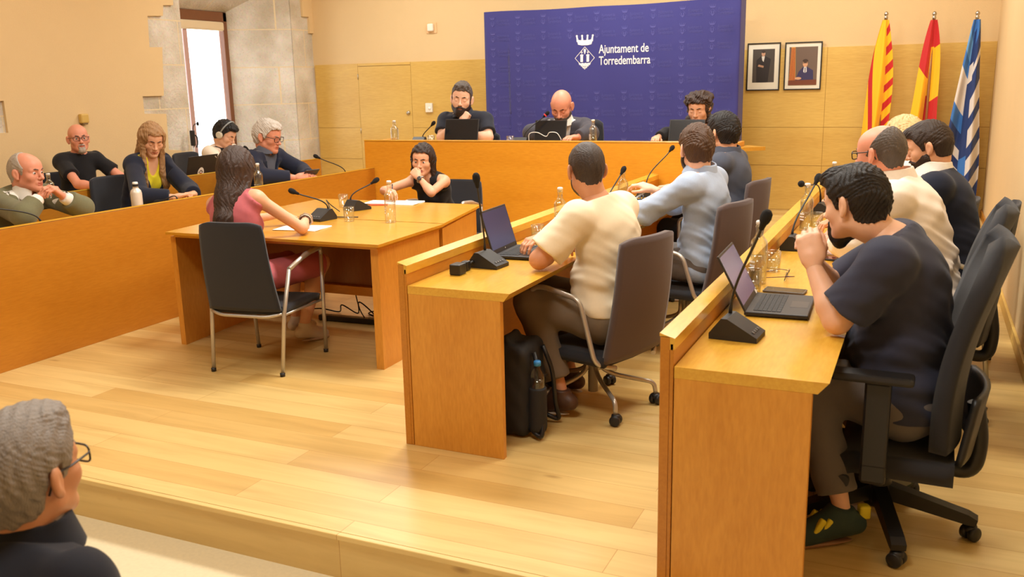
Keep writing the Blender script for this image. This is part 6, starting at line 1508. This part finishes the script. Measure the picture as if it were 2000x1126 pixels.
MB().box((-.30, -.028, .001), (.30, .028, .04), bev=.008).build('housing', M_BLACKP, t); 
for k in range(5): MB().lathe([(.018, .038), (.018, .0405), (.014, .0405), (.013, .036)], c=(-.22+k*.11, 0, 0), n=14).build('socket', M_MICB, t)
# spectacles lying on the right bench
t = thing('eyeglasses', 'thin framed eyeglasses lying open on the nearest right bench below the clasped hands', 'glasses', (-.50, 3.94, TZ))
mb = MB()
for q in (-1, 1): mb.tube([(.0+.022*math.sin(a)*.25, q*.034+.026*math.cos(a), .020+.018*math.sin(a)) for a in np.linspace(0, 2*PI, 18, endpoint=False)], .0012, 6, closed=True)
mb.tube([(0, -.009, .026), (.003, 0, .030), (0, .009, .026)], .0012, 6); mb.build('rims', G_BLK, t)
for q in (-1, 1): MB().tube([(0, q*.061, .028), (-.04 if q > 0 else .04, q*.070, .03), (-.12 if q < 0 else -.11, q*.066, .012), (-.14 if q < 0 else -.135, q*.062, .004)], .0016, 6).build('temple', mat('spectacle_plum', rgb(84, 44, 66), .4), t)
for q in (-1, 1): MB().lathe([(0, 0), (.024, 0), (.024, .001), (0, .001)], M=Matrix.Translation((0, q*.034, .02)) @ Matrix.Rotation(PI/2, 4, 'Y'), n=18).build('lens', M_GLASS, t)
def pen(label, a, b, c):
    t = thing('pen', label, 'pen', a); v = Vector(b)-Vector(a); MB().tube([(0, 0, 0), v*.12, v*.9, v], [.0015, .0045, .0045, .003], 8).build('barrel', mat('pen_%d_%d_%d' % c, rgb(*c), .35), t)
    MB().tube([v*.9, v*.99], [.005, .0046], 8).build('cap', M_BLACKP, t); return t
pen('violet pen on the near table beside the bracelets', (-3.74, 4.70, TZ+.006), (-3.60, 4.76, TZ+.006), (82, 70, 168))
pen('dark pen in the writing hand of the woman in the black top', (-3.63, 5.80, TZ+.012), (-3.665, 5.87, TZ+.13), (46, 46, 66))
# cable grommets of the nearest right bench
for x, y, lb in ((-.585, 3.19, 'round steel cable grommet in the worktop behind the nearest right microphone'),):
    t = thing('cable_grommet', lb, 'grommet', (x, y, HT)); MB().lathe([(.020, .0006), (.030, .0006), (.031, .003), (.022, .004), (.020, .002)], n=24).build('ring', MATS['satin_steel'], t); MB().lathe([(0, .0006), (.0198, .0006), (.0198, .0012), (0, .0012)], n=20).build('brush', M_BLACKP, t)
# rucksack with a bottle under the middle bench
def bag(M_=None):
    t = thing('backpack', 'black backpack leaning inside the end of the middle bench', 'backpack', (-1.66, 3.66, 0), .05)
    V, F = sdf_mesh([bx((0, 0, .22), (.055, .085, .17), rad=.045, k=.03), bx((.055, 0, .16), (.03, .06, .09), rad=.03, k=.04), rc((-.02, -.06, .45), (-.02, .06, .45), .02, k=.03)], .008, post=lambda x, y, z, d: np.maximum(d+.004*np.sin(x*60+z*30)*np.sin(y*50+z*22), .003-z), it=2)
    put('body', mesh_np('body', V, F, [mat('nylon_black', rgb(30, 29, 31), .7, bump=.2, bscale=600)]), t)
    for q in (-1, 1): MB().tube(arc_pts([(.11, q*.06, .40), (.15, q*.08, .28), (.16, q*.09, .10), (.17, q*.13, .012), (.10, q*.10, .05)], .05), .011, 8).build('strap', M_BLACKP, t)
    MB().tube([(.124, -.06, .26), (.128, .06, .26)], .004, 6).build('zip', mat('zip_grey', rgb(80, 78, 78), .4, .6), t)
    V, F = sdf_mesh([rc((.135, -.085, .06), (.135, -.085, .24), .042, k=.01, cut=((0, 0, .245), (0, 0, 1)))], .006, it=1)
    put('side_pocket', mesh_np('side_pocket', V, F, [MATS['nylon_black']]), t)
    t2 = thing('plastic_bottle', 'small clear plastic water bottle with blue cap in the pocket of the backpack', 'bottle', (-1.66+.139, 3.66-.078, .20))
    MB().lathe([(0, 0), (.030, 0), (.032, .01), (.032, .09), (.028, .115), (.014, .14), (.0135, .150), (0, .151)], n=24).build('body', M_GLASS, t2)
    MB().lathe([(0, .002), (.030, .004), (.030, .085), (0, .085)], n=24).build('water', M_WATER, t2)
    MB().lathe([(.0, .148), (.0165, .148), (.017, .166), (.014, .170), (0, .170)], n=20).build('cap', mat('blue_cap', rgb(64, 150, 226), .4), t2)
bag()
# slim microphone stand against the window
t = thing('microphone_stand', 'slim stand with a dark holder and microphone against the bright window', 'stand', (-7.44, 7.80, 0))
MB().lathe([(.11, 0), (.11, .012), (.03, .025), (.012, .03), (0, .03)], n=20).build('base', M_BLACKP, t)
MB().tube([(0, 0, .03), (0, .01, 1.02)], .009, 10).build('pole', M_GREYMET, t)
MB().box((-.02, -.02, 1.0), (.02, .025, 1.17), bev=.008).tube(arc_pts([(0, .03, 1.12), (0, .07, 1.10), (0, .075, 1.02), (0, .05, .98)], .03), .008, 8).build('holder', M_BLACKP, t)
MB().tube(bez((0, .02, 1.17), (0, .02, 1.22), (0, .05, 1.25), (0, .09, 1.235), 10), .005, 8).build('gooseneck', M_BLACKP, t)
MB().lathe([(0, -.02), (.012, -.015), (.015, .005), (.010, .022), (0, .025)], c=(0, .10, 1.235), n=14).build('windscreen', M_FOAM, t)
